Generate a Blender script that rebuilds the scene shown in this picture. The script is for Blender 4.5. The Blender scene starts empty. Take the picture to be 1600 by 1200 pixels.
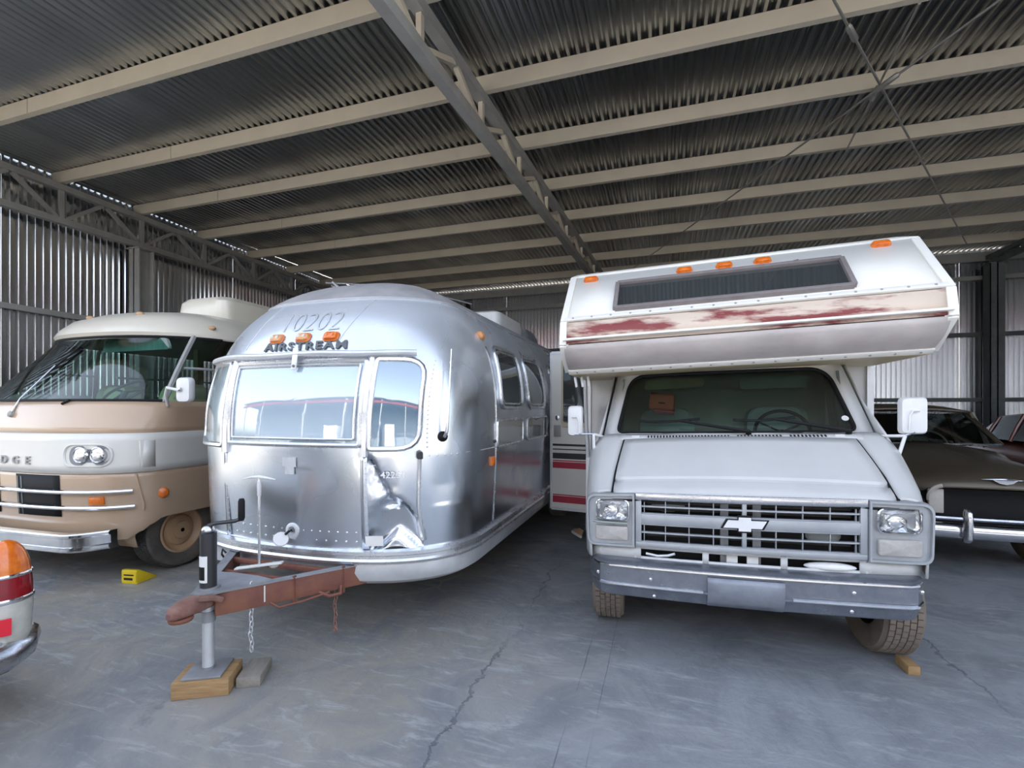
import bpy, bmesh, math, random
from mathutils import Vector, Matrix
random.seed(7)
SC = bpy.context.scene
COL = SC.collection
PI = math.pi
# ---------------------------------------------------------------- camera, sky, sun, exposure
cam = bpy.data.cameras.new('camera'); camo = bpy.data.objects.new('camera', cam); COL.objects.link(camo)
cam.sensor_width = 36; cam.lens = 745/1600*36; cam.shift_y = 37/1600; cam.clip_start = 0.05; cam.clip_end = 500
camo.location = (0, 0, 1.6); camo.rotation_euler = (PI/2, 0, math.radians(17.65))
SC.camera = camo
SC.view_settings.view_transform = 'Standard'; SC.view_settings.look = 'None'
SC.view_settings.gamma = 1; SC.view_settings.use_curve_mapping = False
SC.view_settings.exposure = 1.15
SC.cycles.use_denoising = True
SC.cycles.max_bounces = 10; SC.cycles.diffuse_bounces = 6; SC.cycles.transparent_max_bounces = 12
SC.cycles.sample_clamp_indirect = 8.0; SC.cycles.caustics_reflective = False; SC.cycles.caustics_refractive = False
world = bpy.data.worlds.new('sky'); SC.world = world; world.use_nodes = True
wn = world.node_tree; wbg = wn.nodes['Background']
sky = wn.nodes.new('ShaderNodeTexSky'); sky.sky_type = 'NISHITA'; sky.sun_disc = False
sky.sun_elevation = math.radians(38); sky.sun_rotation = math.radians(8); sky.air_density = 1.1; sky.dust_density = 2.2; sky.ozone_density = 1.0
hsv = wn.nodes.new('ShaderNodeHueSaturation'); hsv.inputs['Saturation'].default_value = .50
wn.links.new(sky.outputs[0], hsv.inputs['Color']); wn.links.new(hsv.outputs[0], wbg.inputs[0]); wbg.inputs[1].default_value = 0.40
sl = bpy.data.lights.new('sun', 'SUN'); sl.energy = 5.5; sl.angle = math.radians(0.6); sl.color = (1, .95, .86)
so = bpy.data.objects.new('sun', sl); COL.objects.link(so)
so.rotation_euler = (math.radians(-52), 0, math.radians(-8))

# ---------------------------------------------------------------- helpers
def tag(o, label=None, cat=None, group=None, kind=None):
    if label: o['label'] = label
    if cat: o['category'] = cat
    if group: o['group'] = group
    if kind: o['kind'] = kind
    return o
def empty(name, loc, label=None, cat=None, group=None, kind=None, rz=0):
    o = bpy.data.objects.new(name, None); COL.objects.link(o); o.location = loc; o.rotation_euler = (0, 0, rz)
    o.empty_display_size = .1
    return tag(o, label, cat, group, kind)
class MB:
    def __init__(s, xf=None): s.v = []; s.f = []; s.xf = xf
    def add(s, vs, fs):
        n = len(s.v); s.v += [tuple(v) for v in vs]; s.f += [tuple(i+n for i in f) for f in fs]; return s
    def box(s, c, d, rx=0, ry=0, rz=0):
        M = Matrix.Rotation(rz, 3, 'Z') @ Matrix.Rotation(ry, 3, 'Y') @ Matrix.Rotation(rx, 3, 'X')
        vs = [Vector(c) + M @ Vector((sx*d[0]/2, sy*d[1]/2, sz*d[2]/2)) for sz in (-1, 1) for sy in (-1, 1) for sx in (-1, 1)]
        return s.add(vs, [(0,2,3,1),(4,5,7,6),(0,1,5,4),(2,6,7,3),(0,4,6,2),(1,3,7,5)])
    def bb(s, x0, x1, y0, y1, z0, z1): return s.box(((x0+x1)/2, (y0+y1)/2, (z0+z1)/2), (x1-x0, y1-y0, z1-z0))
    def bar(s, p0, p1, w, h, up=(0, 0, 1)):
        p0 = Vector(p0); p1 = Vector(p1); d = (p1-p0).normalized(); u = Vector(up)
        if abs(d.dot(u)) > .98: u = Vector((0, 1, 0))
        r = d.cross(u).normalized(); u = r.cross(d)
        vs = [p + r*a*w/2 + u*b*h/2 for p in (p0, p1) for a, b in ((-1,-1),(1,-1),(1,1),(-1,1))]
        return s.add(vs, [(3,2,1,0),(4,5,6,7),(0,1,5,4),(1,2,6,5),(2,3,7,6),(3,0,4,7)])
    def tube(s, pts, r, n=8, closed=False):
        pts = [Vector(p) for p in pts]; N = len(pts); rs = r if isinstance(r, (list, tuple)) else [r]*N
        vs = []; prev = None
        for i, p in enumerate(pts):
            if closed: d = pts[(i+1) % N]-pts[i-1]
            else: d = pts[min(i+1, N-1)]-pts[max(i-1, 0)]
            d.normalize()
            if prev is None:
                u = Vector((0, 0, 1)) if abs(d.z) < .9 else Vector((1, 0, 0)); a = d.cross(u).normalized()
            else:
                a = prev - d*prev.dot(d); a.normalize()
            prev = a; b = d.cross(a)
            vs += [p + (a*math.cos(2*PI*k/n)+b*math.sin(2*PI*k/n))*rs[i] for k in range(n)]
        fs = []
        for i in range(N if closed else N-1):
            j = (i+1) % N
            fs += [(i*n+k, i*n+(k+1) % n, j*n+(k+1) % n, j*n+k) for k in range(n)]
        if not closed: fs += [tuple(range(n-1, -1, -1)), tuple((N-1)*n+k for k in range(n))]
        return s.add(vs, fs)
    def lathe(s, prof, o, axis=(0, 0, 1), n=24, cap=True):
        o = Vector(o); ax = Vector(axis).normalized(); u = Vector((0, 0, 1)) if abs(ax.z) < .9 else Vector((1, 0, 0))
        a = ax.cross(u).normalized(); b = ax.cross(a)
        vs = [o + ax*h + (a*math.cos(2*PI*k/n)+b*math.sin(2*PI*k/n))*max(r, 1e-5) for r, h in prof for k in range(n)]
        m = len(prof)
        fs = [(i*n+k, i*n+(k+1) % n, (i+1)*n+(k+1) % n, (i+1)*n+k) for i in range(m-1) for k in range(n)]
        if cap: fs += [tuple(range(n-1, -1, -1)), tuple((m-1)*n+k for k in range(n))]
        return s.add(vs, fs)
    def cyl(s, p0, p1, r, n=16):
        p0 = Vector(p0); p1 = Vector(p1); return s.lathe([(r, 0), (r, (p1-p0).length)], p0, p1-p0, n)
    def loft(s, loops, closed=True, cap0=False, cap1=False):
        n = len(loops[0]); vs = [p for l in loops for p in l]; fs = []
        for i in range(len(loops)-1):
            for k in range(n if closed else n-1):
                j = (k+1) % n; fs.append((i*n+k, i*n+j, (i+1)*n+j, (i+1)*n+k))
        if cap0: fs.append(tuple(range(n-1, -1, -1)))
        if cap1: fs.append(tuple((len(loops)-1)*n+k for k in range(n)))
        return s.add(vs, fs)
    def grid(s, fn, us, vs): return s.loft([[fn(u, v) for u in us] for v in vs], closed=False)
    def poly(s, pts, d):
        """closed 3d polygon extruded by vector d"""
        pts = [Vector(p) for p in pts]; d = Vector(d); n = len(pts)
        return s.add(pts + [p+d for p in pts], [tuple(range(n-1, -1, -1)), tuple(n+k for k in range(n))] + [(k, (k+1) % n, n+(k+1) % n, n+k) for k in range(n)])
    def ell(s, c, r, n=16, m=10, h0=-.5, h1=.5):
        loops = []
        for i in range(m+1):
            t = (h0 + (h1-h0)*i/m)*PI
            cr = max(math.cos(t), 1e-4)
            loops.append([(c[0]+r[0]*cr*math.cos(2*PI*k/n), c[1]+r[1]*cr*math.sin(2*PI*k/n), c[2]+r[2]*math.sin(t)) for k in range(n)])
        return s.loft(loops, cap0=True, cap1=True)
    def build(s, name, mat, parent=None, bevel=0, solid=0, sharp=35, flat=False, sub=0, kind=None, label=None):
        me = bpy.data.meshes.new(name)
        vs = [s.xf(Vector(v)) for v in s.v] if s.xf else s.v
        bm = bmesh.new(); bv = [bm.verts.new(v) for v in vs]
        for f in s.f:
            try: bm.faces.new([bv[i] for i in f])
            except ValueError: pass
        bmesh.ops.remove_doubles(bm, verts=bm.verts, dist=1e-5)
        bmesh.ops.recalc_face_normals(bm, faces=bm.faces)
        if bevel:
            es = [e for e in bm.edges if len(e.link_faces) == 2 and e.calc_face_angle(0) > .6]
            bmesh.ops.bevel(bm, geom=es, offset=bevel, segments=2, profile=.5, affect='EDGES', clamp_overlap=True)
        if not flat:
            for f in bm.faces: f.smooth = True
            for e in bm.edges:
                if len(e.link_faces) == 2 and e.calc_face_angle(0) > math.radians(sharp): e.smooth = False
        bm.to_mesh(me); bm.free()
        me.materials.append(MAT[mat] if isinstance(mat, str) else mat)
        o = bpy.data.objects.new(name, me); COL.objects.link(o)
        if parent: o.parent = parent
        if solid:
            m = o.modifiers.new('solid', 'SOLIDIFY'); m.thickness = solid; m.offset = 0
        if sub:
            m = o.modifiers.new('sub', 'SUBSURF'); m.levels = sub; m.render_levels = sub
        if kind: o['kind'] = kind
        if label: o['label'] = label
        return o
def dup(o, parent=None, loc=None):
    c = o.copy(); COL.objects.link(c)
    if parent: c.parent = parent
    if loc is not None: c.location = loc
    return c
def lerp(a, b, t): return a+(b-a)*t
def interp(tab, x):
    if x <= tab[0][0]: return tab[0][1:]
    for p, q in zip(tab, tab[1:]):
        if x <= q[0]:
            t = (x-p[0])/(q[0]-p[0]); t2 = t
            return tuple(lerp(a, b, t2) for a, b in zip(p[1:], q[1:]))
    return tab[-1][1:]
def frange(a, b, n): return [a+(b-a)*i/(n-1) for i in range(n)]
def rloop(c, r, n=5):
    """rounded 2d polygon, corner list (counter-clockwise), radius (or list), n points per corner"""
    out = []; N = len(c)
    for i in range(N):
        p = Vector(c[i]); a = (Vector(c[i-1])-p); b = (Vector(c[(i+1) % N])-p)
        ri = r[i] if isinstance(r, (list, tuple)) else r
        ri = min(ri, a.length*.49, b.length*.49)
        p0 = p+a.normalized()*ri; p1 = p+b.normalized()*ri
        for k in range(n):
            t = k/(n-1); out.append(tuple(p0*(1-t)**2 + p*2*t*(1-t) + p1*t*t))
    return out
def text_geo(txt, size, sx=1.0, offset=0.0, space=1.0):
    cu = bpy.data.curves.new('lettering', 'FONT'); cu.body = txt; cu.size = size; cu.offset = offset; cu.align_x = 'CENTER'
    cu.space_character = space; cu.resolution_u = 3; cu.extrude = .002
    o = bpy.data.objects.new('lettering', cu); COL.objects.link(o)
    dg = bpy.context.evaluated_depsgraph_get(); me = bpy.data.meshes.new_from_object(o.evaluated_get(dg))
    vs = [(v.co.x*sx, v.co.y, v.co.z) for v in me.vertices]; fs = [tuple(p.vertices) for p in me.polygons]
    bpy.data.objects.remove(o); bpy.data.curves.remove(cu); bpy.data.meshes.remove(me)
    return vs, fs

# ---------------------------------------------------------------- materials
MAT = {}
def nd(nt, t, **kw):
    n = nt.nodes.new(t)
    for k, v in kw.items(): setattr(n, k, v)
    return n
def pm(name, col, rough=.5, metal=0., col2=None, scale=6., amt=.5, bump=0., bscale=60., rvar=0., coat=0., detail=5., stretch=(1, 1, 1), spec=.5, lo=.35, hi=.7, emit=0):
    m = bpy.data.materials.new(name); m.use_nodes = True; nt = m.node_tree; b = nt.nodes['Principled BSDF']
    b.inputs['Base Color'].default_value = (*col, 1); b.inputs['Roughness'].default_value = rough; b.inputs['Metallic'].default_value = metal
    b.inputs['Coat Weight'].default_value = coat; b.inputs['Coat Roughness'].default_value = .08; b.inputs['Specular IOR Level'].default_value = spec
    tc = nd(nt, 'ShaderNodeTexCoord'); mp = nd(nt, 'ShaderNodeMapping'); mp.inputs['Scale'].default_value = stretch
    nt.links.new(tc.outputs['Object'], mp.inputs[0])
    nz = nd(nt, 'ShaderNodeTexNoise'); nz.inputs['Scale'].default_value = scale; nz.inputs['Detail'].default_value = detail; nz.inputs['Roughness'].default_value = .6
    nt.links.new(mp.outputs[0], nz.inputs['Vector'])
    rp = nd(nt, 'ShaderNodeMapRange'); rp.inputs[1].default_value = lo; rp.inputs[2].default_value = hi
    nt.links.new(nz.outputs[0], rp.inputs[0])
    c2 = col2 or tuple(c*.8 for c in col)
    mx = nd(nt, 'ShaderNodeMix', data_type='RGBA'); mx.inputs[6].default_value = (*col, 1); mx.inputs[7].default_value = (*[lerp(a, b_, amt if col2 is None else 1) for a, b_ in zip(col, c2)], 1)
    nt.links.new(rp.outputs[0], mx.inputs[0]); nt.links.new(mx.outputs[2], b.inputs['Base Color'])
    if rvar:
        r2 = nd(nt, 'ShaderNodeMapRange'); r2.inputs[1].default_value = .3; r2.inputs[2].default_value = .7
        r2.inputs[3].default_value = max(.02, rough-rvar); r2.inputs[4].default_value = min(1, rough+rvar)
        nt.links.new(nz.outputs[0], r2.inputs[0]); nt.links.new(r2.outputs[0], b.inputs['Roughness'])
    if bump:
        n2 = nd(nt, 'ShaderNodeTexNoise'); n2.inputs['Scale'].default_value = bscale; n2.inputs['Detail'].default_value = 4
        nt.links.new(mp.outputs[0], n2.inputs['Vector'])
        bp = nd(nt, 'ShaderNodeBump'); bp.inputs['Strength'].default_value = bump; bp.inputs['Distance'].default_value = .01
        nt.links.new(n2.outputs[0], bp.inputs['Height']); nt.links.new(bp.outputs[0], b.inputs['Normal'])
    MAT[name] = m; return m
def glass(name, tint, refl=.08, rough=.02, dirt=.0):
    m = bpy.data.materials.new(name); m.use_nodes = True; nt = m.node_tree; nt.nodes.remove(nt.nodes['Principled BSDF'])
    out = nt.nodes['Material Output']
    tr = nd(nt, 'ShaderNodeBsdfTransparent'); tr.inputs[0].default_value = (*tint, 1)
    gl = nd(nt, 'ShaderNodeBsdfGlossy'); gl.inputs['Roughness'].default_value = rough; gl.inputs[0].default_value = (1, 1, 1, 1)
    fr = nd(nt, 'ShaderNodeFresnel'); fr.inputs[0].default_value = 1.5
    ad = nd(nt, 'ShaderNodeMath', operation='ADD'); ad.inputs[1].default_value = refl; ad.use_clamp = True
    nt.links.new(fr.outputs[0], ad.inputs[0])
    mx = nd(nt, 'ShaderNodeMixShader'); nt.links.new(ad.outputs[0], mx.inputs[0]); nt.links.new(tr.outputs[0], mx.inputs[1]); nt.links.new(gl.outputs[0], mx.inputs[2])
    last = mx
    if dirt:
        df = nd(nt, 'ShaderNodeBsdfDiffuse'); df.inputs[0].default_value = (.55, .55, .5, 1)
        tc = nd(nt, 'ShaderNodeTexCoord'); nz = nd(nt, 'ShaderNodeTexNoise'); nz.inputs['Scale'].default_value = 3; nz.inputs['Detail'].default_value = 6
        nt.links.new(tc.outputs['Object'], nz.inputs['Vector'])
        mr = nd(nt, 'ShaderNodeMapRange'); mr.inputs[1].default_value = .35; mr.inputs[2].default_value = .8; mr.inputs[3].default_value = dirt*.3; mr.inputs[4].default_value = dirt
        nt.links.new(nz.outputs[0], mr.inputs[0])
        m2 = nd(nt, 'ShaderNodeMixShader'); nt.links.new(mr.outputs[0], m2.inputs[0]); nt.links.new(mx.outputs[0], m2.inputs[1]); nt.links.new(df.outputs[0], m2.inputs[2]); last = m2
    nt.links.new(last.outputs[0], out.inputs[0]); MAT[name] = m; return m
def mirror_pane(name, base, refl, rough=.03):
    """opaque pane: diffuse base under a mirror coat, some bases tinted like reflected sky"""
    m = bpy.data.materials.new(name); m.use_nodes = True; nt = m.node_tree; nt.nodes.remove(nt.nodes['Principled BSDF'])
    out = nt.nodes['Material Output']
    df = nd(nt, 'ShaderNodeBsdfDiffuse'); df.inputs[0].default_value = (*base, 1)
    gl = nd(nt, 'ShaderNodeBsdfGlossy'); gl.inputs['Roughness'].default_value = rough; gl.inputs[0].default_value = (.92, .97, 1, 1)
    fr = nd(nt, 'ShaderNodeFresnel'); ad = nd(nt, 'ShaderNodeMath', operation='ADD'); ad.inputs[1].default_value = refl; ad.use_clamp = True
    nt.links.new(fr.outputs[0], ad.inputs[0])
    mx = nd(nt, 'ShaderNodeMixShader'); nt.links.new(ad.outputs[0], mx.inputs[0]); nt.links.new(df.outputs[0], mx.inputs[1]); nt.links.new(gl.outputs[0], mx.inputs[2])
    nt.links.new(mx.outputs[0], out.inputs[0]); MAT[name] = m; return m

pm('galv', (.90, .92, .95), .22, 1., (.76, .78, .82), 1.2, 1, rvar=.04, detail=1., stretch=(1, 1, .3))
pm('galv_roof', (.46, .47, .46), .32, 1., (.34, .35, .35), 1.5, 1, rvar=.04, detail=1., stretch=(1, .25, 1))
pm('purlin', (.64, .58, .47), .55, 0, (.57, .52, .43), 2., 1)
pm('steelgrey', (.38, .38, .365), .55, 0, (.31, .31, .30), 4., 1)
pm('steeldark', (.17, .19, .19), .6, 0, (.12, .135, .14), 4., 1)
pm('rodsteel', (.42, .41, .39), .45, .6)
# airstream
def alu_mat():
    m = pm('alu', (.74, .78, .84), .28, 1., (.60, .65, .72), 1.4, 1, rvar=.08, detail=2., bump=.04, bscale=2.)
    nt = m.node_tree; b = nt.nodes['Principled BSDF']; L = nt.links.new
    tc = nd(nt, 'ShaderNodeTexCoord'); sp = nd(nt, 'ShaderNodeSeparateXYZ'); L(tc.outputs['Object'], sp.inputs[0])
    nz = nd(nt, 'ShaderNodeTexNoise'); nz.inputs['Scale'].default_value = 2; nz.inputs['Detail'].default_value = 2; L(tc.outputs['Object'], nz.inputs['Vector'])
    ad = nd(nt, 'ShaderNodeMath', operation='MULTIPLY_ADD'); ad.inputs[1].default_value = .5; L(nz.outputs[0], ad.inputs[0]); L(sp.outputs[2], ad.inputs[2])
    mr = nd(nt, 'ShaderNodeMapRange'); mr.inputs[1].default_value = 1.95; mr.inputs[2].default_value = 2.45; mr.inputs[3].default_value = 1.0; mr.inputs[4].default_value = .45
    L(ad.outputs[0], mr.inputs[0]); L(mr.outputs[0], b.inputs['Metallic'])      # chalky oxide on the weathered upper skin
    return m
alu_mat()
pm('alu_roof', (.46, .45, .46), .6, .3, (.36, .35, .36), 5., 1, bump=.1, bscale=30)
pm('alutrim', (.82, .83, .85), .3, .9, (.66, .67, .70), 9., 1, rvar=.1)
pm('aludull', (.60, .61, .63), .5, .6, (.72, .73, .75), 7., 1, rvar=.1)
pm('letters', (.12, .13, .14), .5, .4)
pm('ghost', (.66, .68, .71), .42, .7)
mirror_pane('pane_pale', (.36, .45, .54), .17)  # pale sky reflection partly painted into the base colour
mirror_pane('pane_blue', (.09, .18, .27), .26)  # base colour carries some of the reflected blue sky
mirror_pane('pane_dark', (.045, .05, .05), .06)
mirror_pane('pane_dirty', (.30, .35, .36), .22, .12)
mirror_pane('pane_grey', (.22, .22, .21), .16, .08)
pm('red_cloth', (.35, .02, .05), .8)
pm('rust', (.15, .055, .045), .75, 0, (.23, .095, .055), 7., 1, bump=.25, bscale=40)
pm('rustpale', (.27, .15, .12), .75, 0, (.19, .085, .07), 16., 1, bump=.2)
pm('greyplate', (.30, .31, .33), .6, .2, (.22, .22, .23), 8., 1)
pm('black', (.010, .010, .011), .65, spec=.25)
pm('darkplastic', (.03, .03, .033), .4)
pm('rubber', (.035, .034, .034), .8, 0, (.06, .055, .05), 9., 1)
pm('dustyrubber', (.24, .195, .155), .9, 0, (.17, .14, .115), 8., 1, bump=.2)
pm('tyrewall', (.075, .07, .065), .85, 0, (.15, .125, .10), 5., 1)
pm('chrome', (.80, .81, .83), .09, 1., (.72, .73, .76), 8., 1, rvar=.04)
pm('chromedull', (.62, .63, .66), .25, 1., (.50, .51, .55), 14., 1, rvar=.1)
pm('amber', (.80, .20, .015), .22, 0, (.62, .11, .01), 30., 1, coat=.6)
pm('amberfaded', (.78, .42, .20), .4, 0, (.62, .22, .07), 30., 1)
pm('redlens', (.30, .006, .012), .12, 0, (.20, .004, .01), 20., 1, coat=.8)
pm('redreflector', (.75, .02, .04), .3, 0)
pm('clearlens', (.60, .59, .54), .14, 0, (.48, .47, .43), 22., 1, coat=.7)
pm('wood', (.42, .27, .13), .8, 0, (.29, .17, .075), 7., 1, bump=.2, bscale=25, stretch=(1, 8, 8))
pm('woodgrey', (.30, .27, .23), .85, 0, (.22, .20, .18), 8., 1, bump=.2, stretch=(8, 1, 8))
pm('yellow', (.75, .55, .01), .5, 0, (.66, .46, .01), 10., 1)
pm('white', (.80, .80, .80), .45, 0, (.72, .72, .72), 6., 1)
pm('sticker', (.55, .56, .58), .5, 0, (.48, .49, .5), 20., 1)
pm('stickerwhite', (.78, .78, .76), .5)
# dodge
pm('tan', (.54, .385, .265), .22, 0, (.51, .365, .25), 2., 1, coat=.5)
pm('cream', (.73, .68, .58), .3, 0, (.68, .63, .54), 2., 1, coat=.3)
pm('bandwhite', (.74, .72, .67), .3, 0, (.70, .68, .63), 2., 1, coat=.3)
pm('rimtan', (.52, .34, .20), .5, 0, (.45, .28, .16), 6., 1)
glass('green_glass', (.62, .97, .86), .02)
glass('side_glass', (.62, .66, .66), .05)
pm('beige', (.42, .37, .22), .8, 0, (.36, .31, .19), 4., 1)
pm('greyvinyl', (.28, .31, .30), .6)
pm('interior', (.36, .35, .31), .8, 0, (.29, .28, .25), 3., 1)
# chevrolet camper
pm('vanwhite', (.57, .575, .575), .36, 0, (.51, .515, .515), 1.8, 1, coat=.25)
pm('camperwhite', (.86, .84, .79), .42, 0, (.80, .78, .73), 1.5, 1)
pm('campercream', (.74, .62, .42), .5, 0, (.66, .52, .33), 3., 1)
pm('camperdirty', (.66, .60, .57), .6, 0, (.48, .43, .42), 2.4, 1, detail=7, stretch=(1, 1, 2.5), lo=.3, hi=.65)
pm('peeling', (.68, .56, .46), .6, 0, (.24, .05, .05), 2.0, 1, detail=8, stretch=(1.0, 1, 5.), lo=.49, hi=.60, bump=.25, bscale=12)
pm('grillegrey', (.40, .42, .445), .4, .35, (.34, .36, .385), 10., 1)
pm('bumpergrey', (.29, .31, .35), .36, .75, (.19, .21, .25), 9., 1, rvar=.12, bump=.1, bscale=120)
pm('platepatch', (.30, .32, .37), .55, .4, (.22, .24, .28), 12., 1)
pm('winframe', (.30, .27, .27), .55, .3, (.24, .21, .21), 12., 1)
pm('turnlens', (.44, .42, .40), .4, 0, (.38, .36, .34), 40., 1)
glass('van_glass', (.56, .76, .70), .01, dirt=.03)
glass('lampglass', (.95, .96, .97), .05)
pm('reflector', (.88, .89, .9), .13, 1., (.78, .79, .8), 20., 1, bump=.3, bscale=50)
pm('orange', (.62, .12, .05), .6)
pm('maroon', (.33, .03, .05), .5)
pm('redstripe', (.42, .03, .06), .45)
pm('blackstripe', (.015, .015, .02), .45)
pm('tanframe', (.66, .58, .42), .5)
pm('curtain', (.26, .32, .31), .9, 0, (.17, .22, .21), 5., 1, stretch=(6, 6, .4))
# other cars
pm('brownpaint', (.105, .085, .062), .34, .45, (.085, .07, .05), 2., 1, coat=.35)
pm('primer', (.52, .49, .46), .6, 0, (.42, .39, .36), 8., 1)
pm('redpaint', (.20, .06, .045), .35, .1, coat=.4)
pm('greypaint', (.40, .42, .42), .3, .2, (.36, .38, .38), 3., 1, coat=.5)
glass('car_glass', (.45, .52, .50), .04)
pm('shoecanvas', (.50, .34, .20), .85, 0, (.42, .28, .16), 20., 1)
pm('shoedark', (.10, .03, .03), .8)

def floor_mat():
    m = bpy.data.materials.new('concrete'); m.use_nodes = True; nt = m.node_tree; b = nt.nodes['Principled BSDF']; L = nt.links.new
    tc = nd(nt, 'ShaderNodeTexCoord')
    def noise(scale, detail=6, rough=.6, dist=0, mp=None):
        n = nd(nt, 'ShaderNodeTexNoise'); n.inputs['Scale'].default_value = scale; n.inputs['Detail'].default_value = detail; n.inputs['Roughness'].default_value = rough; n.inputs['Distortion'].default_value = dist
        L((mp or tc).outputs['Object' if mp is None else 0], n.inputs['Vector']); return n
    def rng(src, a, b_, c=0, d=1):
        r = nd(nt, 'ShaderNodeMapRange'); r.inputs[1].default_value = a; r.inputs[2].default_value = b_; r.inputs[3].default_value = c; r.inputs[4].default_value = d; L(src, r.inputs[0]); return r.outputs[0]
    def mix(f, a, b_):
        x = nd(nt, 'ShaderNodeMix', data_type='RGBA')
        L(f, x.inputs[0])
        for i, c in ((6, a), (7, b_)):
            if isinstance(c, tuple): x.inputs[i].default_value = (*c, 1)
            else: L(c, x.inputs[i])
        return x.outputs[2]
    sep = nd(nt, 'ShaderNodeSeparateXYZ'); L(tc.outputs['Object'], sep.inputs[0])
    big = noise(.33, 3, .5, .6)
    sm = nd(nt, 'ShaderNodeMath', operation='MULTIPLY_ADD'); L(sep.outputs[0], sm.inputs[0]); sm.inputs[1].default_value = .085; L(big.outputs[0], sm.inputs[2])
    warm = rng(sm.outputs[0], .54, .20)                      # dusty tan ground left, bluish trowelled cement right
    c = mix(warm, (.325, .345, .37), (.325, .295, .245))
    med = noise(1.6, 8, .68, .8); c = mix(rng(med.outputs[0], .42, .64, 0, .9), c, (.205, .22, .24))
    mp = nd(nt, 'ShaderNodeMapping'); mp.inputs['Scale'].default_value = (1.2, 5., 1); mp.inputs['Rotation'].default_value = (0, 0, .25); L(tc.outputs['Object'], mp.inputs[0])
    st = noise(2.2, 8, .7, 1.2, mp); c = mix(rng(st.outputs[0], .53, .70, 0, .85), c, (.45, .465, .475))
    dk = noise(.9, 7, .7, .4); c = mix(rng(dk.outputs[0], .64, .72, 0, .7), c, (.10, .115, .14))
    # saw cuts and wandering cracks
    wob = noise(2.5, 5, .7); w2 = rng(wob.outputs[0], 0, 1, -.05, .05)
    def line(src, pos, half, wamt=0):
        a = nd(nt, 'ShaderNodeMath', operation='SUBTRACT'); L(src, a.inputs[0]); a.inputs[1].default_value = pos
        o = a
        if wamt:
            q = nd(nt, 'ShaderNodeMath', operation='MULTIPLY_ADD'); L(w2, q.inputs[0]); q.inputs[1].default_value = wamt; L(a.outputs[0], q.inputs[2]); o = q
        ab = nd(nt, 'ShaderNodeMath', operation='ABSOLUTE'); L(o.outputs[0], ab.inputs[0])
        return rng(ab.outputs[0], half*.4, half, 1, 0)
    lines = [line(sep.outputs[0], -.47, .004, .15), line(sep.outputs[0], -.33, .003, .15), line(sep.outputs[0], -1.02, .012, 3.), line(sep.outputs[0], 1.72, .012, 3.)]
    acc = lines[0]
    for l in lines[1:]:
        mxm = nd(nt, 'ShaderNodeMath', operation='MAXIMUM'); L(acc, mxm.inputs[0]); L(l, mxm.inputs[1]); acc = mxm.outputs[0]
    gate = noise(1.3, 4, .6); g = rng(gate.outputs[0], .40, .58)
    ml = nd(nt, 'ShaderNodeMath', operation='MULTIPLY'); L(acc, ml.inputs[0]); L(g, ml.inputs[1])
    m2 = nd(nt, 'ShaderNodeMath', operation='MULTIPLY'); L(ml.outputs[0], m2.inputs[0]); m2.inputs[1].default_value = .6
    c = mix(m2.outputs[0], c, (.09, .10, .12))
    # pale scratch arcs
    vo = nd(nt, 'ShaderNodeTexVoronoi', feature='DISTANCE_TO_EDGE'); vo.inputs['Scale'].default_value = .55
    dn = noise(.8, 4, .6); ms = nd(nt, 'ShaderNodeMix', data_type='RGBA'); ms.inputs[0].default_value = .35; L(tc.outputs['Object'], ms.inputs[6]); L(dn.outputs[1], ms.inputs[7]); L(ms.outputs[2], vo.inputs['Vector'])
    arc = rng(vo.outputs[0], .002, .007, 1, 0); ga = noise(.9, 5, .6); gg = rng(ga.outputs[0], .52, .62)
    ma = nd(nt, 'ShaderNodeMath', operation='MULTIPLY'); L(arc, ma.inputs[0]); L(gg, ma.inputs[1])
    m3 = nd(nt, 'ShaderNodeMath', operation='MULTIPLY'); L(ma.outputs[0], m3.inputs[0]); m3.inputs[1].default_value = .55
    c = mix(m3.outputs[0], c, (.5, .5, .5))
    L(c, b.inputs['Base Color'])
    L(rng(med.outputs[0], .3, .7, .36, .62), b.inputs['Roughness'])
    bn = noise(7, 9, .72, .6); bp = nd(nt, 'ShaderNodeBump'); bp.inputs['Strength'].default_value = .35; bp.inputs['Distance'].default_value = .02
    L(bn.outputs[0], bp.inputs['Height'])
    b2 = nd(nt, 'ShaderNodeBump'); b2.inputs['Strength'].default_value = .5; b2.inputs['Distance'].default_value = .008; b2.invert = True
    L(ml.outputs[0], b2.inputs['Height']); L(bp.outputs[0], b2.inputs['Normal']); L(b2.outputs[0], b.inputs['Normal'])
    MAT['concrete'] = m
floor_mat()
pm('dirt', (.36, .32, .27), .9, 0, (.29, .26, .22), .6, 1, bump=.3, bscale=5)
pm('yardwall', (.30, .34, .39), .8)
pm('redbeam', (.22, .025, .03), .6)
# ---------------------------------------------------------------- the shed
ROOF = 5.2
PUR_Y = [2.38, 3.61, 4.86, 6.08, 7.35, 8.63, 9.88, 11.19, 12.42]
YB = 13.62; XR = 9.5; YF = 2.25
def lx(y): return -8.74-.05*y            # the left wall runs very slightly out of square
MB().bb(-9.9, 9.9, -4.5, 14.2, -.2, 0).build('floor', 'concrete', kind='structure')
MB().bb(-60, 60, -60, 60, -.4, -.06).build('ground', 'dirt', kind='structure')
P = .1; RH = .04
def ribs(n):
    pts = []
    for i in range(n):
        x = i*P; pts += [(x, 0), (x+.030, 0), (x+.056, RH), (x+.074, RH)]
    pts.append((n*P, 0)); return pts
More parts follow.
